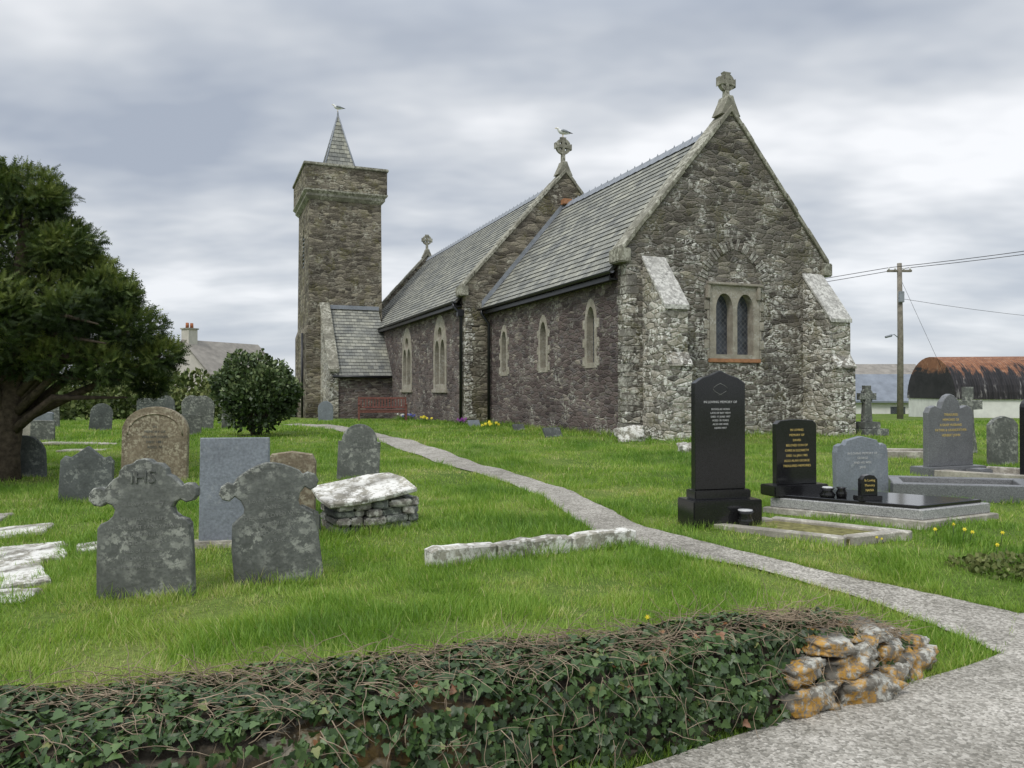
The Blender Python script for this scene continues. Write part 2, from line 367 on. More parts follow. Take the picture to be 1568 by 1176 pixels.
nave=extr('nave_walls',gable_pts(nx0,nx1,-.6,ne-.05,NR-.05),'y',10.22,28.9,m_wall_s,CH)
extr('nave_east_gable',gable_pts(nx0,nx1,-.6,ne+GAP,NR+GAP),'y',9.8,10.22,m_tower,CH)
extr('nave_west_gable',gable_pts(nx0,nx1,-.6,ne+GAP,NR+GAP),'y',28.9,29.3,m_tower,CH)
def plate_window(name,axis,outer,holes,p,depth,off,recess,mat=m_dress):
    o=extr(name+'_surround',outer,axis,p-off,p+depth,mat,CH)
    cs=[extr('c',h,axis,p-off-.3,p+depth+.3,mat,CH) for h in holes]
    cut(o,cs)
    for h in holes:
        c=(sum(q[0] for q in h)/len(h),sum(q[1] for q in h)/len(h))
        sc_=[(c[0]+(q[0]-c[0])*1.06,c[1]+(q[1]-c[1])*1.03) for q in h]
        extr(name+'_glass',sc_,axis,p+recess,p+recess+.01,m_glass,CH)
def circ(cx,cz,r,n=14): return [(cx+r*math.cos(2*math.pi*i/n),cz+r*math.sin(2*math.pi*i/n)) for i in range(n)]
cs=[]
wins=[(1.86,2.2,4.05),(4.94,2.15,3.9),(8.2,2.1,3.85)]
for t,z0,z1 in wins: cs.append(extr('c',lancet(.68,z0,z1,t),'x',-.5,.30,m_wall_s,CH))
cut(body,cs)
for i,(t,z0,z1) in enumerate(wins):
    plate_window('chancel_lancet_%d'%(i+1),'x',lancet(.676,z0+.002,z1-.002,t),[lancet(.42,z0+.14,z1-.22,t)],0,.26,.015,.18)
    for s_ in (-1,1):
        for q in range(3): box('jamb_stone_%d'%q,-.012,.1,t+s_*.40-.07,t+s_*.40+.07,z0+.05+q*.5,z0+.30+q*.5,m_dress,CH,.01,.006)
cs=[]; nw=[(13.0,1.65,4.6),(18.3,1.65,4.5)]
for t,z0,z1 in nw: cs.append(extr('c',lancet(1.8,z0,z1,t,8,.75),'x',-1.4,-.50,m_wall_s,CH))
cut(nave,cs)
for i,(t,z0,z1) in enumerate(nw):
    plate_window('nave_window_%d'%(i+1),'x',lancet(1.795,z0+.002,z1-.002,t,8,.75),
      [lancet(.60,z0+.2,z1-1.0,t-.38),lancet(.60,z0+.2,z1-1.0,t+.38),circ(t,z1-.75,.27)],nx0,.28,.02,.2)
    box('nave_sill_%d'%i,nx0-.08,nx0+.1,t-1.0,t+1.0,z0-.14,z0+.003,m_dress,CH,.015)
c=extr('c',[(2.42,2.42),(3.98,2.42),(3.98,4.3),(2.42,4.3)],'y',-.2,.35,m_wall_e,CH); cut(east,[c])
plate_window('east_window','y',[(2.422,2.422),(3.978,2.422),(3.978,4.298),(2.422,4.298)],
   [lancet(.52,2.53,4.10,2.87,7,.75),lancet(.52,2.53,4.10,3.53,7,.75)],0,.3,.02,.22)
box('east_window_label',2.32,4.08,-.09,.05,4.302,4.38,m_dress,CH,.02)
for k in (0,1): box('label_stop',2.30+k*1.58,2.42+k*1.58-.004,-.08,.05,3.95,4.30,m_dress,CH,.02)
box('east_window_brick_sill',2.38,4.02,-.04,.1,2.32,2.419,m_brick,CH,.012)
for q in range(6):
    for s_ in (-1,1):
        w=.07+.09*(q%2); cx=3.2+s_*(.78+w/2+.002); box('window_quoin',cx-w/2,cx+w/2,-.015,.08,2.42+q*.25,2.65+q*.25,m_dress,CH,.01,.005)
for s_ in (-1,1):
    cxx=3.2-s_*.35; rad=1.32; a0=.05; a1=1.30; n=17
    for i in range(n):
        a=a0+(a1-a0)*i/n; b=a0+(a1-a0)*(i+.80)/n; r0=rad+random.uniform(-.02,.02); r1=rad+random.uniform(.20,.30)
        P=[(cxx+s_*r0*math.cos(a),4.0+r0*math.sin(a)),(cxx+s_*r0*math.cos(b),4.0+r0*math.sin(b)),(cxx+s_*r1*math.cos(b),4.0+r1*math.sin(b)),(cxx+s_*r1*math.cos(a),4.0+r1*math.sin(a))]
        extr('relieving_arch_stone',P,'y',-.014-random.random()*.012,.05,m_quoin if i%3 else m_wall_e,CH,.01)
def quoins(xc,yc,z0,z1,m,dx=1,dy=1):
    z=z0;i=0
    while z<z1:
        hh=random.uniform(.12,.30); L1=random.uniform(.22,.5); L2=random.uniform(.22,.45)
        x0,x1=sorted((xc-dx*.010,xc+dx*(L1 if i%2 else L2*.7))); y0,y1=sorted((yc-dy*.010,yc+dy*(L2*.7 if i%2 else L1)))
        box('quoin',x0,x1,y0,y1,z+.010,z+hh,m if random.random()<.6 else m_butt,CH,.012,.008); z+=hh; i+=1
quoins(0,0,.1,4.5,m_quoin); quoins(nx0,9.8,.0,4.8,m_wall_e)
for x0,x1,zt in ((.45,1.08,4.8),(5.45,6.12,4.65)):
    extr('buttress',[(-0.0,zt),(-.98,zt-1.25),(-.98,2.45),(-1.14,2.2),(-1.16,-.4),(0,-.4)][::-1],'x',x0,x1,m_butt,CH)
    for q in range(4):
        a=q/4;b=(q+.985)/4; o_=random.uniform(-.012,.012)
        extr('buttress_capstone',[(-1.03*a,zt-1.30*a+.012),(-1.03*b,zt-1.30*b+.012),(-1.03*b,zt-1.30*b+.11+o_),(-1.03*a,zt-1.30*a+.12+o_)],'x',x0-.03,x1+.03,m_cap,CH,.012)
    extr('buttress_offset',[(-.96,2.5),(-1.18,2.17),(-1.18,2.22),(-.96,2.55)],'x',x0-.01,x1+.01,m_butt,CH)
def roof(name,E0,E1,R1,R0,th=.07,course=.22,mat=m_roof):
    E0,E1,R1,R0=[Vector(p) for p in (E0,E1,R1,R0)]
    slope=(R0-E0); L=slope.length; n=max(2,int(L/course)); nrm=(E1-E0).cross(R0-E0).normalized()
    if nrm.z<0: nrm=-nrm
    al=(E1-E0).length; V=[];F=[];UV=[]
    for i in range(n):
        a=i/n; b=(i+1)/n; j0=random.uniform(-.004,.006); j1=random.uniform(-.004,.006)
        p=[E0.lerp(R0,a)+nrm*(.022+j0),E1.lerp(R1,a)+nrm*(.022+j1),E1.lerp(R1,b),E0.lerp(R0,b)]
        k=len(V); V+=p; F.append((k,k+1,k+2,k+3)); v0=i*course; UV+=[(0,v0),(al,v0),(al,v0+course-.001),(0,v0+course-.001)]
        q=[E0.lerp(R0,a)-nrm*.004,E1.lerp(R1,a)-nrm*.004,p[1],p[0]]
        k=len(V); V+=q; F.append((k,k+1,k+2,k+3)); UV+=[(0,v0+.002)]*4
    lo=[p-nrm*th for p in (E0,E1,R1,R0)]; hi=[p-nrm*.003 for p in (E0,E1,R1,R0)]; k=len(V); V+=lo+hi
    for f in ((0,3,2,1),(0,1,5,4),(1,2,6,5),(3,0,4,7)): F.append(tuple(k+i for i in f)); UV+=[(0,.002)]*4
    me=bpy.data.meshes.new(name); me.from_pydata([tuple(v) for v in V],[],F); me.materials.append(mat)
    ul=me.uv_layers.new(name='UVMap')
    for i,u in enumerate(UV): ul.data[i].uv=u
    return link(bpy.data.objects.new(name,me),CH)
ov=.28
roof('chancel_roof_south',(-ov,.42,CR-(3.1+ov)*SL),(-ov,9.8,CR-(3.1+ov)*SL),(3.1,9.8,CR),(3.1,.42,CR))
roof('chancel_roof_north',(6.2+ov,9.8,CR-(3.1+ov)*SL),(6.2+ov,.42,CR-(3.1+ov)*SL),(3.1,.42,CR),(3.1,9.8,CR))
roof('nave_roof_south',(nx0-ov,10.22,NR-(3.95+ov)*NS),(nx0-ov,28.9,NR-(3.95+ov)*NS),(3.1,28.9,NR),(3.1,10.22,NR))
roof('nave_roof_north',(nx1+ov,28.9,NR-(3.95+ov)*NS),(nx1+ov,10.22,NR-(3.95+ov)*NS),(3.1,10.22,NR),(3.1,28.9,NR))
def ridge(y0,y1,z):
    V=[];F=[]; y=y0
    while y<y1-.1:
        ye=min(y+.44,y1); s=.004*random.random()
        pr_=[(-.17,-.19),(-.03,.02),(0,.055),(.03,.02),(.17,-.19)]
        k=len(V)
        for yy,g_ in ((y,.0),(y+.05,.012),(ye-.004,0)):
            for a,b in pr_: V.append((3.1+a*(1+g_*3),yy,z+.04+b+g_+s))
        for q in range(2):
            for j in range(4): F.append((k+q*5+j,k+q*5+j+1,k+q*5+j+6,k+q*5+j+5))
        k=len(V); V+= [(3.08,ye-.08,z+.08),(3.12,ye-.08,z+.08),(3.12,ye-.01,z+.08),(3.08,ye-.01,z+.08),(3.1,ye-.045,z+.17)]
        F+=[(k,k+1,k+4),(k+1,k+2,k+4),(k+2,k+3,k+4),(k+3,k,k+4)]
        y=ye
    mesh('ridge_tiles',V,F,m_lead,CH)
ridge(.42,9.8,CR); ridge(10.22,28.9,NR)
def coping(name,xc,half,sl,ztop,y0,y1,over=.14):
    for s_ in (-1,1):
        n=9; tot=half+over
        for i in range(n):
            a=tot*i/n+.0; b=tot*(i+1)/n-.012; j=random.uniform(-.015,.015); t=.12
            P=[(xc+s_*a,ztop-sl*a+j+.012),(xc+s_*b,ztop-sl*b+j+.012),(xc+s_*b,ztop-sl*b+t*1.5+j),(xc+s_*a,ztop-sl*a+t*1.5+j)]
            extr(name+'_stone',P,'y',y0-.06+random.uniform(-.012,.012),y1+.06,m_coping,CH,.014)
        x_=xc+s_*half
        box(name+'_kneeler',min(x_-s_*.1,x_+s_*.24),max(x_-s_*.1,x_+s_*.24),y0-.07,y1+.05,ztop-sl*half-.40,ztop-sl*half-.04,m_coping,CH,.03)
coping('chancel_coping',3.1,3.1,SL,CR+GAP,0,.42); coping('nave_east_coping',3.1,3.95,NS,NR+GAP,9.8,10.22); coping('nave_west_coping',3.1,3.95,NS,NR+GAP,28.9,29.3)
def gcross(yc,z,h):
    r=.19*h; zc=z+h*.72
    saddle=[(-.32,-.22),(.32,-.22),(.14,.16),(.09,.3),(-.09,.3),(-.14,.16)]
    extr('apex_saddle_stone',[(3.1+a,z+b) for a,b in saddle],'y',yc-.2,yc+.2,m_coping,CH,.02)
    w=.065; e=.115
    hp=[(w*1.1,.2),(w*.8,h*.72-w),(r,h*.72-w*1.2),(r*1.45,h*.72-e),(r*1.45,h*.72+e),(r,h*.72+w*1.2),(w,h*.72+w),(w*1.1,h*.72+r),(e,h*.72+r*1.45)]
    Q=hp+[(-a,b) for a,b in hp[::-1]]
    extr('gable_cross',[(3.1+a,z+b) for a,b in Q],'y',yc-.08,yc+.08,m_coping,CH,.012)
    V=[];F=[];n=20
    for i in range(n):
        a=2*math.pi*i/n
        for rr_,yy in ((r*1.28,-.06),(r*1.28,.06),(r*.75,.06),(r*.75,-.06)): V.append((3.1+rr_*math.cos(a),yc+yy,zc+rr_*math.sin(a)))
    for i in range(n):
        for j in range(4): F.append((i*4+j,i*4+(j+1)%4,((i+1)%n)*4+(j+1)%4,((i+1)%n)*4+j))
    mesh('gable_cross_wheel',V,F,m_coping,CH)
gcross(.2,CR+GAP+.15,.95); gcross(10.0,NR+GAP+.15,1.25); gcross(29.1,NR+GAP+.1,1.2)
for s_ in (-1,1):
    extr('lead_flashing',[(3.1,CR+.03),(3.1+s_*3.35,CR+.03-3.35*SL),(3.1+s_*3.35,CR+.25-3.35*SL),(3.1,CR+.25)],'y',9.76,9.797,m_lead,CH)
def gutter(x,y0,y1,z):
    V=[];F=[];n=7
    for y in (y0,y1):
        for i in range(n):
            a=math.pi*i/(n-1); V.append((x-.07*math.cos(a),y,z-.075*math.sin(a)))
        for i in range(n):
            a=math.pi*i/(n-1); V.append((x+.06*math.cos(a),y,z-.062*math.sin(a)))
    m_=2*n
    for i in range(m_): F.append((i,(i+1)%m_,m_+(i+1)%m_,m_+i))
    F+= [tuple(range(m_)),tuple(range(m_,2*m_))]
    mesh('gutter',V,F,m_gutter,CH)
gz=CR-(3.1+ov)*SL; gutter(-ov-.07,.1,9.78,gz+.0); box('fascia',-ov+.02,-ov+.06,.42,9.79,gz-.20,gz-.075,m_gutter,CH)
box('soffit',-ov+.062,-.002,.42,9.79,gz-.18,gz-.14,m_gutter,CH)
gn=NR-(3.95+ov)*NS; gutter(nx0-ov-.07,10.0,21.3,gn); box('fascia_nave',nx0-ov+.02,nx0-ov+.06,10.22,28.9,gn-.20,gn-.075,m_gutter,CH)
box('soffit_nave',nx0-ov+.062,nx0-.002,10.22,28.9,gn-.18,gn-.14,m_gutter,CH)
tubes('downpipes',[([(-ov-.07,9.5,gz-.05),(-ov-.07,9.5,gz-.2),(-.1,9.45,gz-.55),(-.1,9.45,.2)],[.055]*4),
  ([(nx0-ov-.07,10.15,gn-.05),(nx0-ov-.07,10.1,gn-.2),(nx0-.1,10.05,gn-.5),(nx0-.1,10.05,.2)],[.06]*4),
  ([(-4.75,25.0,4.6),(-4.75,25.0,0)],[.06]*2)],m_gutter,CH)
box('rainwater_hopper',nx0-.24,nx0-.02,9.93,10.17,gn-.55,gn-.3,m_gutter,CH,.02)
box('chimney_brick_end',2.9,3.3,9.5,9.79,CR+.02,CR+.22,m_brick,CH,.01)
# tower
tx0,tx1,ty0,ty1=-4.5,-.66,24.5,29.4
b0=.12
def ring_(x0,x1,y0,y1,z): return [(x0,y0,z),(x1,y0,z),(x1,y1,z),(x0,y1,z)]
V=ring_(tx0-b0,tx1+.02,ty0-.05,ty1+b0,-.8)+ring_(tx0-b0,tx1+.02,ty0-.05,ty1+b0,4.6)+ring_(tx0,tx1,ty0,ty1,5.0)+ring_(tx0+.05,tx1-.05,ty0+.05,ty1-.05,11.85)
F=[(0,3,2,1),(12,13,14,15)]+[(k*4+i,k*4+(i+1)%4,k*4+4+(i+1)%4,k*4+4+i) for k in range(3) for i in range(4)]
tw=mesh('tower_shaft',V,F,m_tower,CH)
cc=extr('c',lancet(.8,8.3,10.4,27.0),'x',-4.9,-4.2,m_tower,CH); cut(tw,[cc])
for q in range(8):
    box('belfry_louvre',-4.46,-4.30,26.62,27.38,8.34+q*.22,8.38+q*.22,m_lead,CH)
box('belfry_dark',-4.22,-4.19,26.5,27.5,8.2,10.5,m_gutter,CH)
def frame(name,x0,x1,y0,y1,z0,z1,t,mat,bev=.02):
    box(name,x0,x1,y0,y0+t,z0,z1,mat,CH,bev); box(name,x0,x1,y1-t,y1,z0,z1,mat,CH,bev)
    box(name,x0,x0+t,y0+t+.002,y1-t-.002,z0,z1,mat,CH,bev); box(name,x1-t,x1,y0+t+.002,y1-t-.002,z0,z1,mat,CH,bev)
V=ring_(tx0+.03,tx1-.03,ty0+.03,ty1-.03,11.55)+ring_(tx0-.13,tx1+.13,ty0-.13,ty1+.13,11.72)+ring_(tx0-.13,tx1+.13,ty0-.13,ty1+.13,11.84)+ring_(tx0-.25,tx1+.25,ty0-.25,ty1+.25,11.97)+ring_(tx0-.25,tx1+.25,ty0-.25,ty1+.25,12.05)
F=[(0,3,2,1),(16,17,18,19)]+[(k*4+i,k*4+(i+1)%4,k*4+4+(i+1)%4,k*4+4+i) for k in range(4) for i in range(4)]
mesh('corbel_course',V,F,m_coping,CH)
frame('parapet',tx0-.22,tx1+.22,ty0-.22,ty1+.22,12.052,13.27,.4,m_tower)
frame('parapet_coping',tx0-.29,tx1+.29,ty0-.29,ty1+.29,13.272,13.42,.52,m_coping,.03)
box('tower_roof',tx0+.2,tx1-.2,ty0+.2,ty1-.2,12.6,12.75,m_lead,CH)
cx,cy=(tx0+tx1)/2-.05,(ty0+ty1)/2; hw=1.1
V=[(cx-hw,cy-hw,12.76),(cx+hw,cy-hw,12.76),(cx+hw,cy+hw,12.76),(cx-hw,cy+hw,12.76),(cx,cy,17.0)]
def tri_roof(name,p,mat):
    me=bpy.data.meshes.new(name)
    n=18;A,B,C=[Vector(q) for q in p];VV=[];FF=[];UV=[]
    nr=(B-A).cross(C-A).normalized()
    for i in range(n):
        a=i/n;b=(i+1)/n
        q=[A.lerp(C,a)+nr*.02,B.lerp(C,a)+nr*.02,B.lerp(C,b),A.lerp(C,b)]
        w0=(B-A).length*(1-a)/2; w1=(B-A).length*(1-b)/2
        k=len(VV); VV+=q; FF.append((k,k+1,k+2,k+3)); UV+=[(5-w0,i*.22),(5+w0,i*.22),(5+w1,i*.22+.219),(5-w1,i*.22+.219)]
    me.from_pydata([tuple(v) for v in VV],[],FF); me.materials.append(mat); ul=me.uv_layers.new(name='UVMap')
    for i,u in enumerate(UV): ul.data[i].uv=u
    link(bpy.data.objects.new(name,me),CH)
for i in range(4): tri_roof('spire_face',(V[i],V[(i+1)%4],V[4]),m_roof)
tubes('spire_finial_and_hips',[([V[i],V[4]],[.05,.035]) for i in range(4)]+[([(cx,cy,16.9),(cx,cy,17.15)],[.06,.03])],m_lead,CH,6)
# annex (vestry lean-to)
ax0,ax1,ay0,ay1=-3.87,nx0,21.4,24.5
az0,az1=2.45,5.85
extr('annex_walls',[(ay0,-.5),(ay1,-.5),(ay1,az1-.1),(ay0,az0-.1)],'x',ax0+.4,ax1,m_wall_s,CH)
extr('annex_gable_wall',[(ay0-.05,-.5),(ay1,-.5),(ay1,az1+.22),(ay0-.05,az0+.15)],'x',ax0-.02,ax0+.40,m_butt,CH)
for i in range(6):
    a=i/6;b=(i+1)/6-.006; y_=lambda t:ay0-.15+(ay1-ay0+.15)*t; z_=lambda t:az0+.05+(az1+.22-az0-.05)*t
    extr('annex_coping_stone',[(y_(a),z_(a)+.01),(y_(b),z_(b)+.01),(y_(b),z_(b)+.15),(y_(a),z_(a)+.15)],'x',ax0-.08,ax0+.44,m_coping,CH,.012)
roof('annex_roof',(ax0+.40,ay0-.15,az0-.13),(ax1,ay0-.15,az0-.13),(ax1,ay1,az1),(ax0+.40,ay1,az1))
box('annex_roof_abutment',ax0+.4,ax1,24.40,24.44,az1+.02,az1+.22,m_lead,CH)
gy=ay0-.2
tubes('annex_gutter',[([(ax0+.1,gy,az0-.18),(ax1-.1,gy,az0-.18)],[.07,.07])],m_gutter,CH)
def c2w(x,y): return (2.79+ct*x-st*y, 18.7+st*x+ct*y)
# ------------------------------------------------------------ gulls
def gull(loc,yaw,s=1.):
    e=empty('seagull',loc,yaw)
    b=[((-.26,0,.16),.012),((-.2,0,.17),.035),((-.1,0,.185),.07),((0,0,.195),.088),((.09,0,.205),.08),((.14,0,.235),.055),((.165,0,.275),.042),((.185,0,.305),.046),((.21,0,.312),.04),((.235,0,.308),.018)]
    mesh('body',*tubev([p for p,_ in b],[r for _,r in b],10),m_wht,e,True)
    mesh('beak',*tubev([(.232,0,.308),(.27,0,.303),(.295,0,.293)],[.014,.010,.003],6),m_beak,e,True)
    for s_ in (-1,1):
        mesh('wing',*tubev([(.09,s_*.055,.225),(.02,s_*.078,.225),(-.1,s_*.065,.21),(-.2,s_*.035,.195)],[.03,.055,.045,.02],8),m_gullg,e,True)
        mesh('wing_tip',*tubev([(-.19,s_*.034,.197),(-.27,s_*.02,.185),(-.36,s_*.008,.17)],[.022,.014,.003],6),m_blkft,e,True)
        mesh('leg',*tubev([(0,s_*.03,.12),(.005,s_*.03,.0),(.04,s_*.03,.0)],[.008,.006,.008],5),m_beak,e,True)
    e.scale=(s,s,s)
gx_,gy_=c2w(cx,cy); gull((gx_,gy_,17.14),R(195),1.15)
gx_,gy_=c2w(3.1,10.0); gull((gx_,gy_,NR+GAP+.15+1.25*.72+.19*1.25*1.45),R(195),1.1)
# ------------------------------------------------------------ gravestones
def gst(name,outline,thick,mat,x,y,yaw=0,tilt=0,lean=0,bev=.008,sink=.12,dz=0):
    e=empty(name,(x,y,float(H(x,y))+dz),R(yaw))
    e.rotation_euler=(R(tilt),R(lean),R(yaw))
    pts=[(a,b if b>0 else -sink) for a,b in outline]
    extr('headstone',pts,'y',-thick/2,thick/2,mat,e,bev)
    return e
def sym(half): return half+[(-a,b) for a,b in half[::-1] if abs(a)>1e-6]
def text(par,lines,mat,z,size,y,dz=1.45,x=0,ext=.001):
    for i,t in enumerate(lines):
        if not t: continue
        c=bpy.data.curves.new('inscription','FONT'); c.body=t
        c.size=size; c.align_x='CENTER'; c.extrude=ext; c.resolution_u=2; c.materials.append(mat)
        o=bpy.data.objects.new('inscription',c); link(o,par); o.location=(x,y,z-i*size*dz); o.rotation_euler=(R(90),0,0)
k1=.93/213
crossA=[(74,0),(73,60),(71,110),(66,117),(55,121),(47,128),(44,137),(48,144),(57,148),(66,143),(76,145),(83,153),(83,164),(76,172),(66,173),(60,169),(54,176),(46,184),(38,188),(36,197),(28,205),(16,207),(10,212),(0,214)]
e=gst('cross_gravestone',sym([(a*k1*.95,b*k1) for a,b in crossA]),.10,m_slate_g,-2.46,5.2,8,-3,-2)
text(e,['IHS'],m_slate_g,.77,.12,-.052,ext=.006)
text(e,['In Loving Memory','OF','MARTHA PHILLIPS','WHO DIED AT SANDY HAVEN','MARCH 9th 1901','AGED 63 YEARS','Also of the above','THOMAS PHILLIPS','Peace Perfect Peace'],m_faint,.62,.036,-.051)
crossB=[(66,0),(65,60),(60,98),(50,106),(42,112),(40,120),(44,132),(52,140),(60,134),(70,138),(74,147),(70,158),(60,163),(52,160),(46,168),(36,174),(24,180),(12,184),(0,186)]
k2=.88/186
e=gst('cross_gravestone',sym([(a*k2,b*k2) for a,b in crossB]),.10,m_slate_g,-1.70,5.65,20,-4,-6)
text(e,['In','Loving Memory of','ANNIE','DEARLY LOVED WIFE','DIED JAN 4th 1912','AGED 53 YEARS','At Rest'],m_faint,.66,.042,-.051)
e=gst('slate_gravestone',[(-.31,0),(.31,0),(.305,.96),(-.30,.97)],.06,m_slate_b,-2.5,6.95,6,-4,-1)
box('plinth',-.4,.4,-.15,.15,-.1,.05,m_kerb,e,.02)
def arch(w,h,n=12,sh=0,flat=1.):
    hw=w/2; rr=(hw-sh); z=h-rr*flat; P=[(hw,0),(hw,z)]
    if sh: P.append((rr,z+.0))
    P+= [(rr*math.cos(a),z+rr*flat*math.sin(a)) for a in np.linspace(0 if not sh else .12,math.pi/2,n)][1 if not sh else 0:]
    P[-1]=(0,h); return sym(P)
e=gst('rounded_gravestone',arch(.88,1.08,flat=.8),.12,m_brown,-5.1,11.0,10,0,1)
tubes('raised_rim',[([(.37*math.cos(a),-.062,.68+.30*math.sin(a)) for a in np.linspace(0,math.pi,14)],[.012]*14)],m_brown,e,6)
text(e,['IN','MEMORY OF','WILLIAM JONES','DIED 1881','AGED 74'],m_slate_d,.78,.05,-.062)
e=gst('gothic_gravestone',sym([(.29,0),(.29,.5),(.24,.56),(.18,.54),(.10,.60),(0,.68)]),.09,m_slate_d,-5.15,9.3,14,-3,2)
e=gst('gravestone',sym([(.25,0),(.25,.62),(.21,.70),(0,.73)]),.09,m_brown,-2.35,8.2,8,2,1)
e=gst('arched_gravestone',arch(.62,.82,sh=.05),.09,m_slate_g,-2.3,11.5,18,-6,3)
text(e,['In Loving','Memory of','EDWARD'],m_faint,.55,.06,-.047)
gst('gravestone',arch(.6,.62),.1,m_slate_d,-7.35,11.6,15,0,-2)
for (x,y,w,h,kind,mt) in [(-10.6,22.5,.75,.95,0,m_slate_d),(-9.5,23.5,.7,1.05,1,m_slate_g),(-9.1,24.5,.5,1.1,2,m_slate_g),(-12.2,22.8,.6,.8,1,m_slate_d),(-12.9,21,.7,.6,0,m_slate_b),
   (-13.6,19.2,.5,.55,0,m_slate_g),(-12.0,19.,.55,.5,1,m_kerb),(-11.1,18.2,.5,.5,0,m_slate_g),(-8.6,20.5,.6,.55,0,m_slate_g),(-10.0,27,.6,1.1,2,m_slate_d),(-11.6,28,.7,1.,1,m_slate_g),(-14.5,24,.7,1.,1,m_slate_g),(-15.8,26,.6,.9,2,m_slate_g),
   (-17.5,28,.8,.9,0,m_slate_d),(-7.5,31,.6,.8,1,m_slate_b),(-13.5,30,.7,1.,1,m_slate_d),(-12.3,16.8,.55,.45,1,m_brown)]:
    o=[sym([(w/2,0),(w/2,h*.93),(w*.46,h)]),arch(w,h),sym([(w*.3,0),(w*.2,h*.55),(w*.14,h*.62),(w*.4,h*.64),(w*.4,h*.80),(w*.12,h*.80),(w*.12,h),(0,h)])][kind]
    gst(['gravestone','rounded_gravestone','cross_gravestone'][kind],o,.1,mt,x,y,random.uniform(5,30),random.uniform(-6,4),random.uniform(-5,5))
def slab(name,x,y,w,d,z,th,mat,yaw=0,tx=0,ty=0,rough=.0):
    e=empty(name,(x,y,float(H(x,y))+z)); e.rotation_euler=(R(tx),R(ty),R(yaw))
    n=10; P=[]
    for i in range(n*4):
        s_,t=divmod(i,n); t/=n
        q=[(-w/2+w*t,-d/2),(w/2,-d/2+d*t),(w/2-w*t,d/2),(-w/2,d/2-d*t)][s_]
        P.append((q[0]+random.uniform(-rough,rough),q[1]+random.uniform(-rough,rough)))
    extr('slab',P,'z',0,th,mat,e,min(.012,th*.25)); return e
for (x,y,w,d,yw) in [(-3.85,5.75,.62,.9,35),(-4.05,6.5,.5,.7,30),(-3.45,5.1,.5,.3,10),(-4.9,7.3,.9,.5,20),(-3.6,6.75,.35,.3,30),(-9.6,17.2,1.5,.7,15),(-8.7,15.7,.9,.5,10),(-10.9,16.8,1.0,.6,5),(-5.6,8.1,.5,.4,9)]:
    slab('fallen_ledger_slab',x,y,w,d,-.012,.05,m_white if y<7.4 else m_kerb,yw,random.uniform(-2,2),random.uniform(-3,3),.015)
e=empty('grave_kerb_stone',(.22,6.55,float(H(.22,6.55))),math.atan2(.9,1.76))
for a,b in [(-1.0,-.42),(-.405,.30),(.315,.98)]:
    n=8; tp_=[(b-(b-a)*i/n,.145+random.uniform(-.012,.008)-(.02 if i in (0,n) else 0)) for i in range(n+1)]
    extr('kerb_block',[(a,-.08),(b,-.08)]+tp_,'y',-.07,.07+random.uniform(-.01,.01),m_white,e,.014)
# broken chest tomb
e=empty('chest_tomb',(-1.45,7.75,float(H(-1.45,7.75))),R(28))
random.seed(3)
for r in range(4):
    x=-.40
    while x<.36:
        w=random.uniform(.10,.26); h0=r*.078
        for yy in ((-.31,-.12),(.1,.3)):
            box('tomb_stone',x+.005,min(x+w,.43),yy[0]+random.uniform(-.035,.03),yy[1],h0-.02,h0+.058,m_slate_g if random.random()<.6 else m_quoin,e,.014,.012)
        x+=w
for r in range(4):
    for xx in (-.42,.30): box('tomb_end_stone',xx+random.uniform(-.02,.02),xx+.13,-.28,.1,r*.078-.02,r*.078+.056,m_slate_g,e,.014,.01)
box('tomb_rubble_core',-.3,.3,-.12,.1,-.05,.27,m_bound,e)
o=extr('tomb_lid',[(-.46,-.30),(-.2,-.37),(.1,-.38),(.44,-.33),(.48,.05),(.42,.30),(.2,.37),(-.1,.34),(-.42,.33),(-.47,0)],'z',0,.05,m_white,e,.010); o.location=(-.05,0,.345); o.rotation_euler=(R(9),R(-7),R(4))
box('tilted_side_slab',-.66,-.56,-.34,.2,-.05,.24,m_slate_g,e,.02,.03)
# --- black granite A
e=gst('black_granite_headstone',[(0.28,.352),(.28,1.42),(.20,1.475),(.10,1.505),(0,1.55),(-.10,1.505),(-.20,1.475),(-.28,1.42),(-.28,.352)],.09,m_black,2.09,7.8,14,0,0,bev=.006)
box('plinth',-.375,.375,-.20,.16,-.1,.26,m_black,e,.01); box('upper_plinth',-.31,.31,-.10,.10,.262,.35,m_black,e,.01)
text(e,['IN LOVING MEMORY OF'],m_silver,1.22,.034,-.047); text(e,['DOUGLAS HORN','LATE OF BAY VIEW','DIED 17 JUNE 1997','AGED 78 YEARS','ALSO HIS WIFE','LILIAN MAY'],m_silver,1.15,.026,-.047)
tubes('engraved_spray',[([(-.02+.1*math.sin(i*.5),-.046,1.30+.02*i) for i in range(7)],[.002]*7),([(.02-.1*math.sin(i*.5),-.046,1.30+.02*i) for i in range(7)],[.002]*7)],m_faint,e,4)
mesh('flower_vase',*tubev([(.13,-.29,.0),(.13,-.29,.08),(.13,-.29,.13),(.13,-.29,.17)],[.06,.075,.05,.085],14),m_black,e,True)
mesh('vase_insert',*tubev([(.13,-.29,.165),(.13,-.29,.18)],[.07,.07],14),m_silver,e,True)
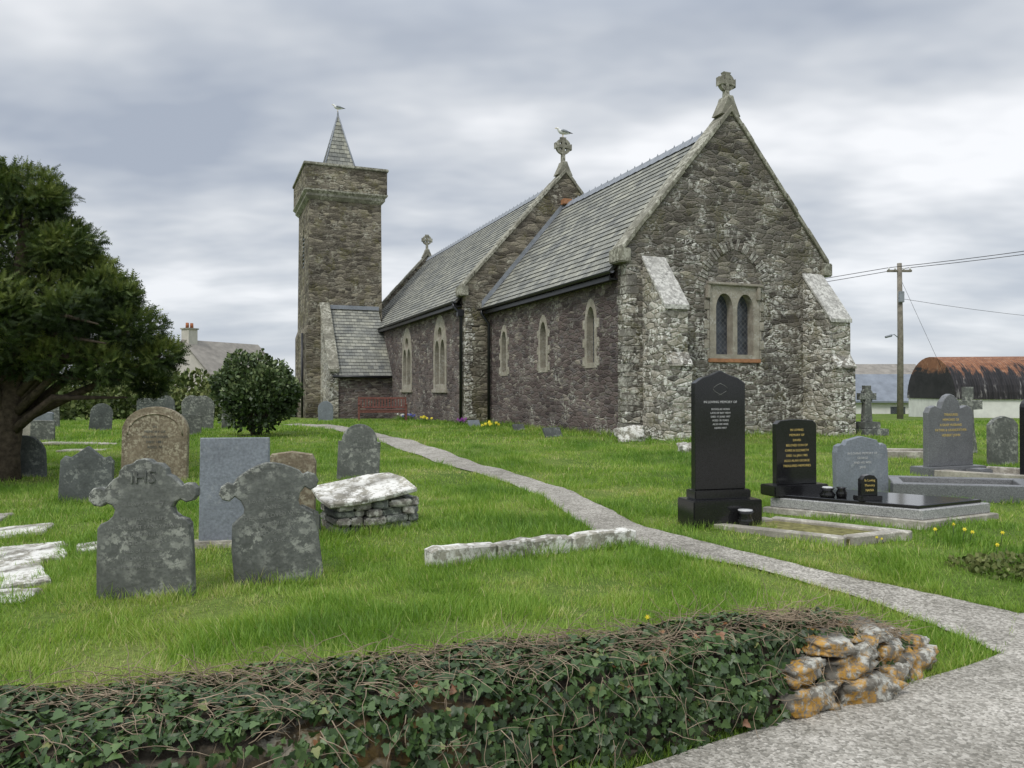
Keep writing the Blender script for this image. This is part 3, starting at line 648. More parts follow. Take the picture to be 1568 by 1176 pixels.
def plotkerb(name,P,w,h,mat,fill,fz=.03,zoff=0):
    c=Vector((sum(p[0] for p in P)/4,sum(p[1] for p in P)/4)); z0=float(H(c.x,c.y)); e=empty(name,(c.x,c.y,z0+zoff))
    Q=[Vector(p)-c for p in P]
    for i in range(4):
        a,b=Q[i],Q[(i+1)%4]; d=(b-a).normalized(); nrm=Vector((-d.y,d.x))
        if nrm.dot(-a)<0: nrm=-nrm
        a2=a+d*(w+.003 if i%2 else 0); b2=b-d*(w+.003 if i%2 else 0)
        extr('kerb',[tuple(p) for p in (a2,b2,b2+nrm*w,a2+nrm*w)],'z',-.15,h,mat,e,.01)
    if fill: extr('plot_fill',[tuple(q*.93) for q in Q],'z',-.15,fz,fill,e)
    return e
plotkerb('grave_kerb',[(1.77,7.72),(2.95,6.85),(3.75,7.22),(2.75,8.05)],.12,.05,m_kerb,m_dirt,.02)
PB=[(2.8,8.6),(4.1,7.62),(5.15,8.15),(3.85,9.15)]
def inset(P,k,):
    c=(sum(p[0] for p in P)/4,sum(p[1] for p in P)/4); return [(c[0]+(p[0]-c[0])*k,c[1]+(p[1]-c[1])*k) for p in P]
e=empty('granite_grave_plot',(0,0,0)); z0=.22
extr('lower_kerb',PB,'z',.05,z0+.085,m_kerb,e,.01); extr('upper_kerb',inset(PB,.93),'z',z0+.085,z0+.19,m_grey_gr,e,.008)
extr('ledger_slab',inset(PB,.86),'z',z0+.19,z0+.225,m_black,e,.006)
e=gst('black_granite_headstone',sym([(.27,.20),(.27,.88),(.22,.92),(0,.935)]),.08,m_black,3.2,8.72,18,0,0,bev=.006)
e.location.z=.345
box('plinth',-.36,.36,-.13,.14,.08,.20,m_black,e,.01)
text(e,['IN LOVING','MEMORY OF','DAVID','BELOVED SON OF','CHRIS & ELIZABETH','DIED 1st JAN 1985','ALSO ALAN GEORGE','TREASURED MEMORIES'],m_gold,.80,.036,-.042,1.6)
e=empty('flower_urn',(3.42,8.35,z0+.226)); mesh('urn',*tubev([(0,0,0),(0,0,.03),(0,0,.07),(0,0,.10)],[.07,.085,.05,.075],14),m_black,e,True); mesh('rose_bowl_lid',*tubev([(0,0,.10),(0,0,.112)],[.06,.05],14),m_silver,e,True)
mesh('urn.001',*tubev([(.14,-.03,0),(.14,-.03,.05),(.14,-.03,.09),(.14,-.03,.11)],[.05,.06,.04,.055],14),m_black,e,True)
e=empty('memorial_tablet',(3.75,8.12,z0+.226),R(15)); extr('tablet',sym([(.10,.05),(.10,.22),(.06,.26),(0,.27)]),'y',-.03,.03,m_black,e,.004); box('tablet_base',-.13,.13,-.07,.07,0,.05,m_black,e,.006)
text(e,['In Loving','Memory','NANA'],m_gold,.20,.036,-.032)
e=gst('slate_gravestone',sym([(.38,0),(.38,.55),(.36,.63),(.30,.66),(.26,.64),(.22,.70),(0,.75)]),.09,m_slate_b,4.42,9.75,14,-2,0)
text(e,['IN LOVING MEMORY OF','GEORGE','AND HIS WIFE','JANE'],m_silver,.52,.040,-.047)
plotkerb('granite_grave_kerb',[(4.75,9.6),(6.3,9.25),(6.7,10.1),(5.1,10.5)],.14,.20,m_dark_gr,m_gravel,.08)
plotkerb('grave_kerb',[(6.4,8.9),(8.2,8.1),(8.9,9.0),(7.1,9.8)],.12,.12,m_grey_gr,m_gravel,.04)
e=empty('celtic_cross',(9.4,20.4,float(H(9.4,20.4))),R(18))
box('step',-.42,.42,-.35,.35,-.1,.16,m_slate_g,e,.02); box('step_upper',-.27,.27,-.22,.22,.161,.34,m_slate_g,e,.02)
extr('cross_shaft',sym([(.14,.34),(.10,.86),(.09,.93),(.27,.92),(.27,1.10),(.09,1.09),(.10,1.30),(0,1.30)]),'y',-.07,.07,m_slate_g,e,.01)
tubes('cross_wheel',[([(.19*math.cos(a),0,1.01+.19*math.sin(a)) for a in np.linspace(0,2*math.pi,21)],[.035]*21)],m_slate_g,e,6)
e=gst('double_arched_headstone',sym([(.47,.14),(.47,.97),(.42,1.05),(.33,1.08),(.25,1.05),(.20,1.04),(.17,1.14),(.08,1.23),(0,1.26)]),.1,m_dark_gr,6.8,12.0,20,0,0)
box('plinth',-.6,.6,-.18,.18,-.1,.14,m_dark_gr,e,.012)
text(e,['TREASURED','MEMORIES OF','A DEAR HUSBAND','FATHER & GRANDFATHER','HERBERT JOHN'],m_gold,.92,.055,-.052)
box('flower_block',.1,.4,-.45,-.2,0,.12,m_dark_gr,e,.02)
plotkerb('grave_kerb',[(6.3,11.75),(7.4,10.75),(8.6,11.3),(7.6,12.3)],.14,.13,m_kerb,m_gravel,.05)
e=gst('black_granite_headstone',arch(.8,1.25,flat=.5),.1,m_black,8.0,11.6,16)
text(e,['IN LOVING','MEMORY','OF'],m_gold,.9,.07,-.052)
gst('gravestone',sym([(.3,0),(.3,.7),(.2,.8),(0,.85)]),.1,m_slate_g,8.6,13.5,15)
gst('cross_gravestone',sym([(.22,0),(.12,.5),(.10,.85),(.32,.86),(.32,1.04),(.1,1.04),(.1,1.3),(0,1.3)]),.1,m_slate_g,9.0,15.2,15)
plotkerb('grave_kerb',[(6.2,14.3),(8.0,14.0),(8.3,14.8),(6.5,15.1)],.12,.12,m_kerb,m_gravel,.04)
for (lx,ly,w,h_,mt) in [(-1.2,1.6,.5,.28,m_slate_d),(-1.0,4.4,.35,.2,m_slate_d),(-1.4,7.2,.4,.25,m_slate_b)]:
    x,y=c2w(lx,ly); gst('memorial_plaque',[(-w/2,0),(w/2,0),(w/2,h_),(-w/2,h_)],.08,mt,x,y,30,-35,0)
def rock(name,x,y,z,sx,sy,sz,mat,seed=0,yaw=0,parent=None):
    bm=bmesh.new(); bmesh.ops.create_cube(bm,size=2.0); bmesh.ops.subdivide_edges(bm,edges=bm.edges,cuts=9,use_grid_fill=True)
    for v in bm.verts:
        c=v.co; l=c.normalized(); c=c*.66+l*.36
        n_=mn.noise(c*1.1+Vector((seed*3.1,seed,0)))*.30+mn.noise(c*2.7+Vector((seed,7,0)))*.18+mn.noise(c*6+Vector((seed,7,3)))*.10
        v.co=c*(1+n_); v.co.x*=sx; v.co.y*=sy; v.co.z*=sz
    me=bpy.data.meshes.new(name); bm.to_mesh(me); bm.free(); me.materials.append(mat)
    for p in me.polygons: p.use_smooth=True
    o=link(bpy.data.objects.new(name,me),parent); o.location=(x,y,z); o.rotation_euler=(R(random.uniform(-9,9)),R(random.uniform(-9,9)),R(yaw)); return o
x,y=c2w(-.25,-.6); rock('white_lichened_rock',x,y,.55,.33,.22,.20,m_white,1)
x,y=c2w(-.4,-3.2); rock('white_lichened_rock',x,y,.40,.22,.2,.14,m_white,2); x,y=c2w(.6,-3.0); rock('white_lichened_rock',x,y,.38,.2,.1,.07,m_white,3)
# ------------------------------------------------------------ bench
e=empty('garden_bench',(-5.15,30.6,float(H(-5.15,30.6))),R(12))
for x in (-.92,.92):
    box('leg_front',x-.035,x+.035,-.28,-.21,0,.64,m_wood,e,.006); box('leg_back',x-.035,x+.035,.22,.29,0,.95,m_wood,e,.006)
    box('armrest',x-.045,x+.045,-.32,.22,.641,.675,m_wood,e,.006); box('side_rail',x-.02,x+.02,-.20,.21,.33,.40,m_wood,e,.004)
for i in range(5): box('seat_slat_%d'%i,-.88,.88,-.29+i*.10,-.21+i*.10,.42,.445,m_wood,e,.004)
box('back_top_rail',-.88,.88,.225,.265,.86,.94,m_wood,e,.005); box('back_low_rail',-.88,.88,.225,.265,.50,.56,m_wood,e,.005)
for i in range(15): box('back_slat_%d'%i,-.83+i*.118-.025,-.83+i*.118+.025,.235,.255,.561,.859,m_wood,e)
box('front_apron',-.88,.88,-.27,-.245,.33,.415,m_wood,e,.004)
# ------------------------------------------------------------ utility pole, wires
e=empty('utility_pole',(17.65,35.0,0))
tubes('pole',[([(0,0,-.5),(.03,0,4),(.0,0,7.4)],[.14,.125,.10])],m_pole,e,12)
box('crossarm',-.55,.55,-.06,.06,7.0,7.1,m_pole,e,.01)
tubes('insulators',[([(x,0,7.1),(x,0,7.16),(x,0,7.2)],[.03,.045,.03]) for x in (-.48,-.2,.2,.48)],m_wht,e,8)
tubes('lamp_bracket',[([(0,0,3.95),(-.3,-.1,4.15),(-.5,-.15,4.1)],[.02,.02,.02]),([(-.45,-.15,4.1),(-.75,-.2,4.02)],[.06,.05])],m_lead,e,8)
box('transformer_box',-.12,.12,-.22,-.1,5.6,6.1,m_lead,e,.02)
def wire(a,b,sag,n=16,r=.014):
    return ([tuple(Vector(a).lerp(Vector(b),i/n)-Vector((0,0,sag*4*(i/n)*(1-i/n)))) for i in range(n+1)],[r]*(n+1))
tubes('power_line',[wire((18.13,35,7.2),(36,20,9.4),.5),wire((17.17,35,7.2),(34,19,9.2),.5),wire((17.17,35,7.2),(-14,75,8),.8),wire((18.1,35,7.2),(-12,77,8),.8),wire((17.65,35,5.8),(60,60,7.5),.9,r=.009),wire((17.65,35,6.8),(19.6,33,0),.02,r=.008)],m_wire,None,4)
# ------------------------------------------------------------ background buildings
e=empty('corrugated_barn',(23.6,43.5,0),R(-9))
V=[];F=[];n=20;L=20
for k,xx in enumerate((0,L)):
    for i in range(n+1):
        a=math.pi*i/n; V.append((xx,-3.6*math.cos(a),1.15+2.35*math.sin(a)))
for i in range(n): F.append((i,i+1,n+2+i,n+1+i))
F+=[tuple(range(n+1))]; mesh('barrel_roof',V,F,m_barn,e)
box('white_wall',.05,L,-3.5,3.5,-1,1.15,m_cream,e)
def house(name,x,y,yaw,L,W,he,hr,mw,mr,base=-1.,chim=()):
    e=empty(name,(x,y,0),R(yaw))
    extr('walls',[(-W/2,base),(W/2,base),(W/2,he),(0,hr-.1),(-W/2,he)],'x',-L/2,L/2,mw,e)
    for s_ in (-1,1):
        y0=s_*(W/2+.3); z0=he-(hr-he)/(W/2)*.3
        extr('roof',[(0,hr+.12),(y0,z0+.12),(y0,z0),(0,hr)][::s_],'x',-L/2-.25,L/2+.25,mr,e)
    for cxx in chim:
        box('chimney',cxx-.4,cxx+.4,-.4,.4,hr-.6,hr+.9,mw,e); box('chimney_cap',cxx-.47,cxx+.47,-.47,.47,hr+.902,hr+1.0,m_coping,e)
        tubes('chimney_pots',[([(cxx+q,0,hr+1.0),(cxx+q,0,hr+1.4)],[.13,.11]) for q in (-.2,.2)],m_pot,e)
    for q in (-L/3,0,L/3):
        box('window',q-.5,q+.5,-W/2-.03,-W/2+.05,he-1.6,he-.5,m_glass,e); box('window_sill',q-.6,q+.6,-W/2-.1,-W/2+.04,he-1.72,he-1.602,m_cream,e)
    return e
house('cottage',-22.9,60.7,62,7,5.6,2.9,5.3,m_creamh,m_houseroof2,chim=(-3.05,))
house('outbuilding',27.5,57,-4,11,5,.95,2.7,m_cream,m_houseroof)
house('farmhouse',36.5,82,-4,12,6,2.9,4.3,m_creamh,m_houseroof2,chim=(-5.2,))
# ------------------------------------------------------------ foliage clouds
def blob_pts(c,r,n,shell=.55):
    d=unit(rng.normal(size=(n,3))); rad=shell+(1-shell)*rng.random(n)**.5
    lump=np.array([1+.34*mn.noise(Vector(tuple(q*2.4))+Vector(c)) for q in d])
    return np.array(c)+d*(np.array(r)*(rad*lump)[:,None]),d
E_=empty('yew_tree',(0,0,0))
lobes=[((-7.05,11.2,4.45),.55),((-6.8,11.6,3.85),.5),((-7.6,11.2,3.7),.95),((-6.45,11.0,3.65),.38),((-6.75,11.4,2.8),.8),((-5.95,11.2,3.05),.42),((-5.5,11.2,2.5),.40),((-5.15,11.3,2.12),.28),((-5.8,11.,1.95),.34),((-6.4,11.0,2.05),.45),
 ((-7.4,10.4,2.6),.9),((-8.2,11.2,4.3),.9),((-8.5,11.,3.2),1.15),((-9.2,11.5,2.5),1.15),((-7.9,12.5,3.3),1.1),((-6.9,12.6,2.6),.75),((-6.2,12.4,2.2),.45),((-7.9,9.9,2.3),.75),((-7.05,11.1,2.1),.45),((-8.6,10.2,3.6),.85),((-5.6,11.9,1.75),.28),((-6.15,10.7,2.7),.42),((-7.7,11.3,4.65),.42),((-6.25,11.4,3.4),.3),((-6.7,11.0,4.3),.25),((-5.65,11.1,2.95),.25)]
P=[];D=[];RN=[]
for c,r in lobes:
    n=int(2700*r**1.7)+420
    p,d=blob_pts(c,(r,r,r*.76),n,.45); P.append(p)
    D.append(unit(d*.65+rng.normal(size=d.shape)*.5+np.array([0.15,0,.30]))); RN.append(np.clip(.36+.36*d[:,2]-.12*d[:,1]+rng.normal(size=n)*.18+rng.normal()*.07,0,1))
P=np.concatenate(P);D=np.concatenate(D);RN=np.concatenate(RN)
tvv=[];tff=[]
for i in range(5):
    y0=i/5
    for s_ in (-1,1):
        k=len(tvv); w=.30*(1-.55*y0); tvv+=[(0,y0,0),(0,y0+.16,0),(s_*w,y0+.26,.05*s_)]; tff.append((k,k+1,k+2))
k=len(tvv); tvv+=[(-.03,0,0),(.03,0,0),(0,1.15,0)]; tff.append((k,k+1,k+2))
X,Z=frames(D); s=rng.uniform(.075,.17,len(P))[:,None]
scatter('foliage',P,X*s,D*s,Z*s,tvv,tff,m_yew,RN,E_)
limbs=[([(-7.45,11.2,-.2),(-7.4,11.2,.7),(-7.25,11.15,1.5),(-7.2,11.2,2.8),(-7.1,11.2,4.2)],[.30,.22,.19,.13,.04])]
for c,r in lobes[:18]:
    z0=random.uniform(.9,2.2); a=Vector((-7.3,11.2,z0)); b=Vector(c); m_=a.lerp(b,.5)+Vector((0,0,random.uniform(-.15,.25)))
    limbs.append(([a,m_,b],[.09,.055,.015]))
for q in range(5):
    a=Vector((-7.4,11.2,.9+q*.2)); limbs.append(([a,a+Vector((.9,-.3,.6+q*.1)),a+Vector((1.8,-.2*q,.6+q*.05))],[.08,.05,.01]))
tubes('trunk_and_limbs',limbs,m_bark,E_,9)
LT=[(0,0,0),(.28,.35,.04),(.30,.65,.03),(0,1,-.03),(-.30,.65,.03),(-.28,.35,.04)]; LF=[(0,1,5),(1,2,4),(1,4,5),(2,3,4)]
def leafball(name,parts,n,size,mat,up=.2,par=None,rb=.45):
    P=[];D=[];RN=[]
    tot=sum(r[0]*r[1] for _,r in parts)
    for c,r in parts:
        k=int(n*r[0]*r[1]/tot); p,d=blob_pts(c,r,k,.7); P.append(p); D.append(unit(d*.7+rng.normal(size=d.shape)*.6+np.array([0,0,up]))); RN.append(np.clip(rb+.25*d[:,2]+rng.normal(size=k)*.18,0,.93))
    P=np.concatenate(P);D=np.concatenate(D);RN=np.concatenate(RN); X,Z=frames(D); s=rng.uniform(size*.6,size*1.3,len(P))[:,None]
    return scatter(name,P,X*s,D*s,Z*s,LT,LF,mat,RN,par)
E_=empty('evergreen_shrub',(0,0,0))
parts=[((-6.65,20,1.55),(.95,.95,.98))]
for q in range(18):
    a=random.uniform(0,6.28); z=random.uniform(-.6,.9); rr=math.sqrt(max(0,1-z*z))*.76
    parts.append(((-6.65+rr*math.cos(a),20+rr*math.sin(a),1.55+z*.85),(.34,.34,.34)))
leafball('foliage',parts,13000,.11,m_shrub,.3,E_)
tubes('stems',[([(-6.65+random.uniform(-.1,.1),20,.2),(-6.65+random.uniform(-.3,.3),20+random.uniform(-.2,.2),.9),(-6.65+random.uniform(-.7,.7),20+random.uniform(-.5,.5),1.7)],[.06,.04,.01]) for _ in range(9)],m_bark,E_,6)
def hedge(name,a,b,h,w,n,size=.22,mat=m_hedge):
    a=np.array(a);b=np.array(b); L=np.linalg.norm(b-a); parts=[]
    k=int(L/1.3)
    for i in range(k+1):
        p=a+(b-a)*i/k; hh=h*random.uniform(.7,1.12); parts.append(((p[0],p[1]+random.uniform(-.3,.3),hh*.45),(1.15,w,hh*.62)))
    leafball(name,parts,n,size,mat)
hedge('hedgerow',(-38,47),(-9.5,44),2.5,1.,14000,.3)
hedge('hedgerow',(-30,56),(-25,55),3.0,1.2,3000,.34)
hedge('hedgerow',(12,64),(22,66),1.2,1.,3000,.3)
hedge('hedgerow',(-60,80),(60,105),1.7,1.5,9000,.6)
hedge('hedgerow',(-19,31),(-12,35),1.9,.9,6000,.22)
hedge('hedgerow',(45,70),(90,60),2.,1.5,5000,.5)
# ------------------------------------------------------------ boundary wall + ivy
def prof(x):
    yb=float(np.interp(x,XB,YB)); yt=float(np.interp(x,XT,YT)); h=float(np.interp(x,[-8,-3,-.8,.3,1.3,1.75,2.1,2.4],[.44,.42,.40,.39,.38,.31,.20,.12]))
    hl=float(H(x,yt+.12)); d=yt-yb
    return [(yb-.02,-.1),(yb-.01,h*.25),(yb+.01,h*.55),(yb+min(.07,d*.2),h*.86),(yb+d*.30,h),(yb+d*.62,h*1.0),(yt,max(hl+.01,h*.86)),(yt+.10,hl-.06)]
xsw=np.arange(-6,2.36,.06); V=[];F=[];K=8
for x in xsw:
    for (y,z) in prof(x):
        n_=mn.noise(Vector((x*3,y*3,z*4)))*.035; V.append((x+n_*.5,y-n_,z+n_*.5))
for i in range(len(xsw)-1):
    for j in range(K-1): a=i*K+j; F.append((a,a+1,a+K+1,a+K))
F.append(tuple((len(xsw)-1)*K+j for j in range(K)))
WALL=mesh('boundary_wall',V,F,m_bound,None,True)
rocks=[(1.80,4.05,.06,.22,.13,.075),(1.72,4.06,.185,.21,.13,.065),(2.24,4.40,.06,.16,.11,.085),(2.02,4.24,.06,.12,.12,.07),(2.02,4.27,.17,.10,.11,.055),(1.45,3.86,.07,.15,.1,.07),(1.42,3.88,.20,.14,.1,.05),(1.86,4.22,.275,.17,.12,.035),(2.33,4.5,.02,.09,.08,.05),(1.6,3.98,.30,.12,.11,.035),(2.10,4.50,.19,.14,.1,.04),(2.31,4.47,.13,.07,.07,.05)]
for i,(x,y,z,a,b,c) in enumerate(rocks): rock('wall_stone',x,y,z,a,b,c,m_rock,i+5,28+random.uniform(-12,12),WALL)
IV=[(0,.12,0),(0,-.02,0),(.30,-.10,.03),(.52,.22,.06),(.30,.36,.02),(.27,.62,.04),(0,1,-.05),(-.27,.62,.04),(-.30,.36,.02),(-.52,.22,.06),(-.30,-.10,.03)]
IF=[(0,i,i+1) for i in range(1,10)]+[(0,10,1)]
N=30000
u=rng.random(N)*8.3-6.0
dens=np.where(u>1.2,rng.random(N)<np.clip((2.1-u)/1.1,.03,1),True)&np.where(u<-2.6,rng.random(N)<.35,True); u=u[dens]; N=len(u)
v=rng.random(N)**.8*6.3
pos=np.zeros((N,3)); nr=np.zeros((N,3)); lumps=np.zeros(N)
for i in range(N):
    pf=prof(u[i]); j=min(int(v[i]),6); t=v[i]-j
    y=pf[j][0]*(1-t)+pf[j+1][0]*t; z=pf[j][1]*(1-t)+pf[j+1][1]*t
    dy=pf[j+1][0]-pf[j][0]; dz=pf[j+1][1]-pf[j][1]; l=math.hypot(dy,dz)+1e-6
    nrm=np.array([0,-dz/l,dy/l]); nn=mn.noise(Vector((u[i]*2.6,y*3,z*4))); lump=.025+.07*nn
    off=max(.0,lump)+rng.random()*.045; lumps[i]=nn
    pos[i]=np.array([u[i],y,max(z,.0)])+nrm*off; nr[i]=nrm
hole=np.array([mn.noise(Vector((p[0]*4,p[1]*4,p[2]*5+9)))>.36 for p in pos]); keep=~(hole&(rng.random(N)<.75))
pos=pos[keep];nr=nr[keep];lumps=lumps[keep];N=len(pos)
Zl=unit(nr+rng.normal(size=(N,3))*.5); down=np.tile(np.array([0,-.4,-1.]),(N,1))+rng.normal(size=(N,3))*.7
Xl=unit(np.cross(down,Zl)); Yl=np.cross(Zl,Xl); s=rng.uniform(.018,.050,N)[:,None]
scatter('ivy',pos,Xl*s,Yl*s,Zl*s,IV,IF,m_ivy,np.clip(rng.beta(2.2,2.6,N)*.95+lumps*.15+(rng.random(N)>.97)*.5,0,1))
lst=[]
for _ in range(3200):
    x=random.uniform(-3.6,2.2); top=random.random()<.88
    pf=prof(x); j=random.choice([4,4,5,5,6,6]) if top else random.choice([1,2,3])
    p=Vector((x,pf[j][0]+random.uniform(-.10,.08),pf[j][1]+random.uniform(.03,.085)))
    if not top: p.y-=.07
    d=Vector((random.uniform(-1,1),random.uniform(-.5,.3),random.uniform(-.2,.3))).normalized(); pts=[p]
    if not top: d=Vector((random.uniform(-.6,.6),-.1,random.uniform(-.8,.8))).normalized()
    for k in range(5):
        d=(d+Vector((random.uniform(-.5,.5),random.uniform(-.4,.3),random.uniform(-.35,.25)))).normalized(); p=p+d*random.uniform(.02,.05); pts.append(p)
    r=random.uniform(.0009,.0020); lst.append((pts,[r*1.3,r*1.2,r,r,r*.8,r*.4]))
tubes('dry_ivy_stems',lst,m_twig,WALL,3)
# ------------------------------------------------------------ grass
def ch_local(x,y):
    dx=x-2.79; dy=y-18.7; return ct*dx+st*dy,-st*dx+ct*dy
excl=[[(1.77,7.72),(2.95,6.85),(3.75,7.22),(2.75,8.05)],PB,[(4.75,9.6),(6.3,9.25),(6.7,10.1),(5.1,10.5)],[(6.4,8.9),(8.2,8.1),(8.9,9.0),(7.1,9.8)],[(6.3,11.75),(7.4,10.75),(8.6,11.3),(7.6,12.3)],
  [(6.2,14.3),(8.0,14.0),(8.3,14.8),(6.5,15.1)],[(-1.75,7.3),(-.95,7.75),(-1.1,8.2),(-1.95,7.8)]]
for (x,y,w,d,yw) in [(-3.85,5.75,.62,.9,35),(-4.05,6.5,.5,.7,30),(-3.45,5.1,.5,.3,10),(-4.9,7.3,.9,.5,20)]:
    c,s_=math.cos(R(yw)),math.sin(R(yw)); excl.append([(x+c*a*w*.40-s_*b*d*.40,y+s_*a*w*.40+c*b*d*.40) for a,b in ((-1,-1),(1,-1),(1,1),(-1,1))])
def region(y0,y1,dens):
    xm=y1*.74+.6; A=2*xm*(y1-y0); n=int(A*dens); x=rng.uniform(-xm,xm,n); y=rng.uniform(y0,y1,n)
    k=np.abs(x)<y*.72+.6
    k&=~inpoly(x,y,path_poly)
    re=np.interp(x,RE_X,RE_Y); k&=y>re-.01
    yb=np.interp(x,XB,YB); yt=np.interp(x,XT,YT); k&=~((x<2.3)&(y<yt+.03)&(y>yb-.02))
    k&=~((x<.2)&(y<yb+.05))
    lx,ly=ch_local(x,y); k&=~((lx>-.02)&(lx<6.2)&(ly>0)&(ly<10)); k&=~((lx>nx0)&(lx<nx1)&(ly>9.8)&(ly<30)); k&=~((lx>-3.9)&(lx<0)&(ly>21.3)&(ly<30))
    for q in excl: k&=~inpoly(x,y,q)
    return x[k],y[k]
GB=[(-.5,0,0),(.5,0,0),(-.36,.12,.55),(.36,.12,.55),(0,.42,1)]; GF=[(0,1,3),(0,3,2),(2,3,4)]
NG=np.random.default_rng(3).random((96,96))
def vnoise(x,y,s):
    x=(x*s+40)%96; y=(y*s+40)%96; i=np.floor(x).astype(int)%96; j=np.floor(y).astype(int)%96; u=sm(x-np.floor(x)); v_=sm(y-np.floor(y)); i2=(i+1)%96; j2=(j+1)%96
    return ((NG[i,j]*(1-u)+NG[i2,j]*u)*(1-v_)+(NG[i,j2]*(1-u)+NG[i2,j2]*u)*v_)*2-1
def blades(name,y0,y1,dens,h,w,tv=GB,tf=GF):
    x,y=region(y0,y1,dens); n=len(x)
    p1=vnoise(x,y,.9); p2=vnoise(x,y,2.6); p3=vnoise(x,y,7.)
    thin=rng.random(n)<np.clip(.80+.5*p2+.3*p3,.35,1); x,y,p1,p2,p3=x[thin],y[thin],p1[thin],p2[thin],p3[thin]; n=len(x); z=H(x,y)-.005
    hh=h*np.clip(1+.4*p1+.5*p2+.4*p3,.3,2.4)*rng.uniform(.4,1.25,n)
    a=rng.uniform(0,2*math.pi,n); X=np.stack([np.cos(a),np.sin(a),np.zeros(n)],1); Yd=np.stack([-np.sin(a),np.cos(a),np.zeros(n)],1)
    lx=vnoise(x+9,y,1.7)*.35; ly=vnoise(x,y+17,1.7)*.35
    up=unit(np.stack([rng.normal(size=n)*.33+lx,rng.normal(size=n)*.33+ly,np.ones(n)],1))
    ww=w*rng.uniform(.6,1.3,n)
    rnd=np.clip(.45-.15*p1-.17*p2+.06*p3+rng.normal(size=n)*.15+(rng.random(n)>.95)*.45,0,1)
    scatter(name,np.stack([x,y,z],1),X*ww[:,None],Yd*hh[:,None]*rng.uniform(.2,1.5,n)[:,None],up*hh[:,None],tv,tf,m_blade,rnd,GR)
GR=empty('grass')
blades('grass_near',2.9,6.5,6200,.064,.0046)
blades('grass_mid',6.5,10.5,2600,.064,.007)
T3=[(-.5,0,0),(.5,0,0),(0,.35,1)]; TF=[(0,1,2)]
blades('grass_far',10.5,17,1200,.068,.012,T3,TF)
blades('grass_distant',17,30,280,.08,.024,T3,TF)
def tufts(points,n,h,w,spread,rb=.45):
    P=np.repeat(np.array(points),n,axis=0)+rng.normal(size=(len(points)*n,2))*spread
    x,y=P[:,0],P[:,1]; k=~inpoly(x,y,path_poly); k&=y>np.interp(x,RE_X,RE_Y)+.0; x,y=x[k],y[k]; m_=len(x)
    a=rng.uniform(0,6.28,m_); X=np.stack([np.cos(a),np.sin(a),0*a],1); Yd=np.stack([-np.sin(a),np.cos(a),0*a],1); hh=h*rng.uniform(.4,1.3,m_)*(1+.5*vnoise(x,y,5.)); up=unit(np.stack([rng.normal(size=m_)*.35,rng.normal(size=m_)*.35,np.ones(m_)],1))
    scatter('tufts',np.stack([x,y,H(x,y)-.005],1),X*w,Yd*(hh*rng.uniform(.2,1.6,m_))[:,None],up*hh[:,None],GB,GF,m_blade,np.clip(rb+rng.normal(size=m_)*.2,0,1),GR)
tp=[]
for cx_,cy_,w in [(-2.46,5.14,.35),(-1.70,5.58,.33),(-2.5,6.85,.4),(-5.1,10.9,.5),(-5.15,9.2,.35),(-2.3,11.4,.4),(-2.35,8.1,.3),(4.42,9.65,.45),(2.1,7.5,.4)]:
    for q in np.linspace(-w,w,9): tp.append((cx_+q,cy_))
for q in np.linspace(-1,1,26): tp.append((.22+q*.89-.02,6.55+q*.455-.1))
for q in np.linspace(-.6,.5,14): tp.append((-1.45+q*.88+.16,7.75+q*.47-.36))
for cx_,cy_ in [(-3.85,5.3),(-3.45,4.95),(-3.5,5.6),(-3.55,6.1),(-4.4,7.05),(-4.7,7.1)]:
    for q in np.linspace(-.25,.25,6): tp.append((cx_+q,cy_+q*.3))
tufts(tp,45,.10,.005,.045)
tp=[(x,np.interp(x,XT,YT)+.10) for x in np.arange(-4,2.3,.05)]; tufts(tp,70,.11,.0035,.07,.8)
tp=[(x,np.interp(x,RE_X,RE_Y)+.05) for x in np.arange(.4,2.9,.03)]; tufts(tp,40,.05,.004,.03)
tp=[tuple(pl[i]-np.array([.03,.0])) for i in range(60,139)]+[tuple(pr[i]+np.array([.03,0])) for i in range(60,139)]; tufts(tp,40,.06,.0045,.03)
tp=[c2w(-.15,t) for t in np.arange(0,9.8,.12)]+[c2w(t,-.12) for t in np.arange(1.1,5.5,.12)]+[c2w(t,-1.25) for t in (.5,.7,.9,1.05,5.5,5.8,6.1)]; tufts(tp,22,.17,.012,.07)
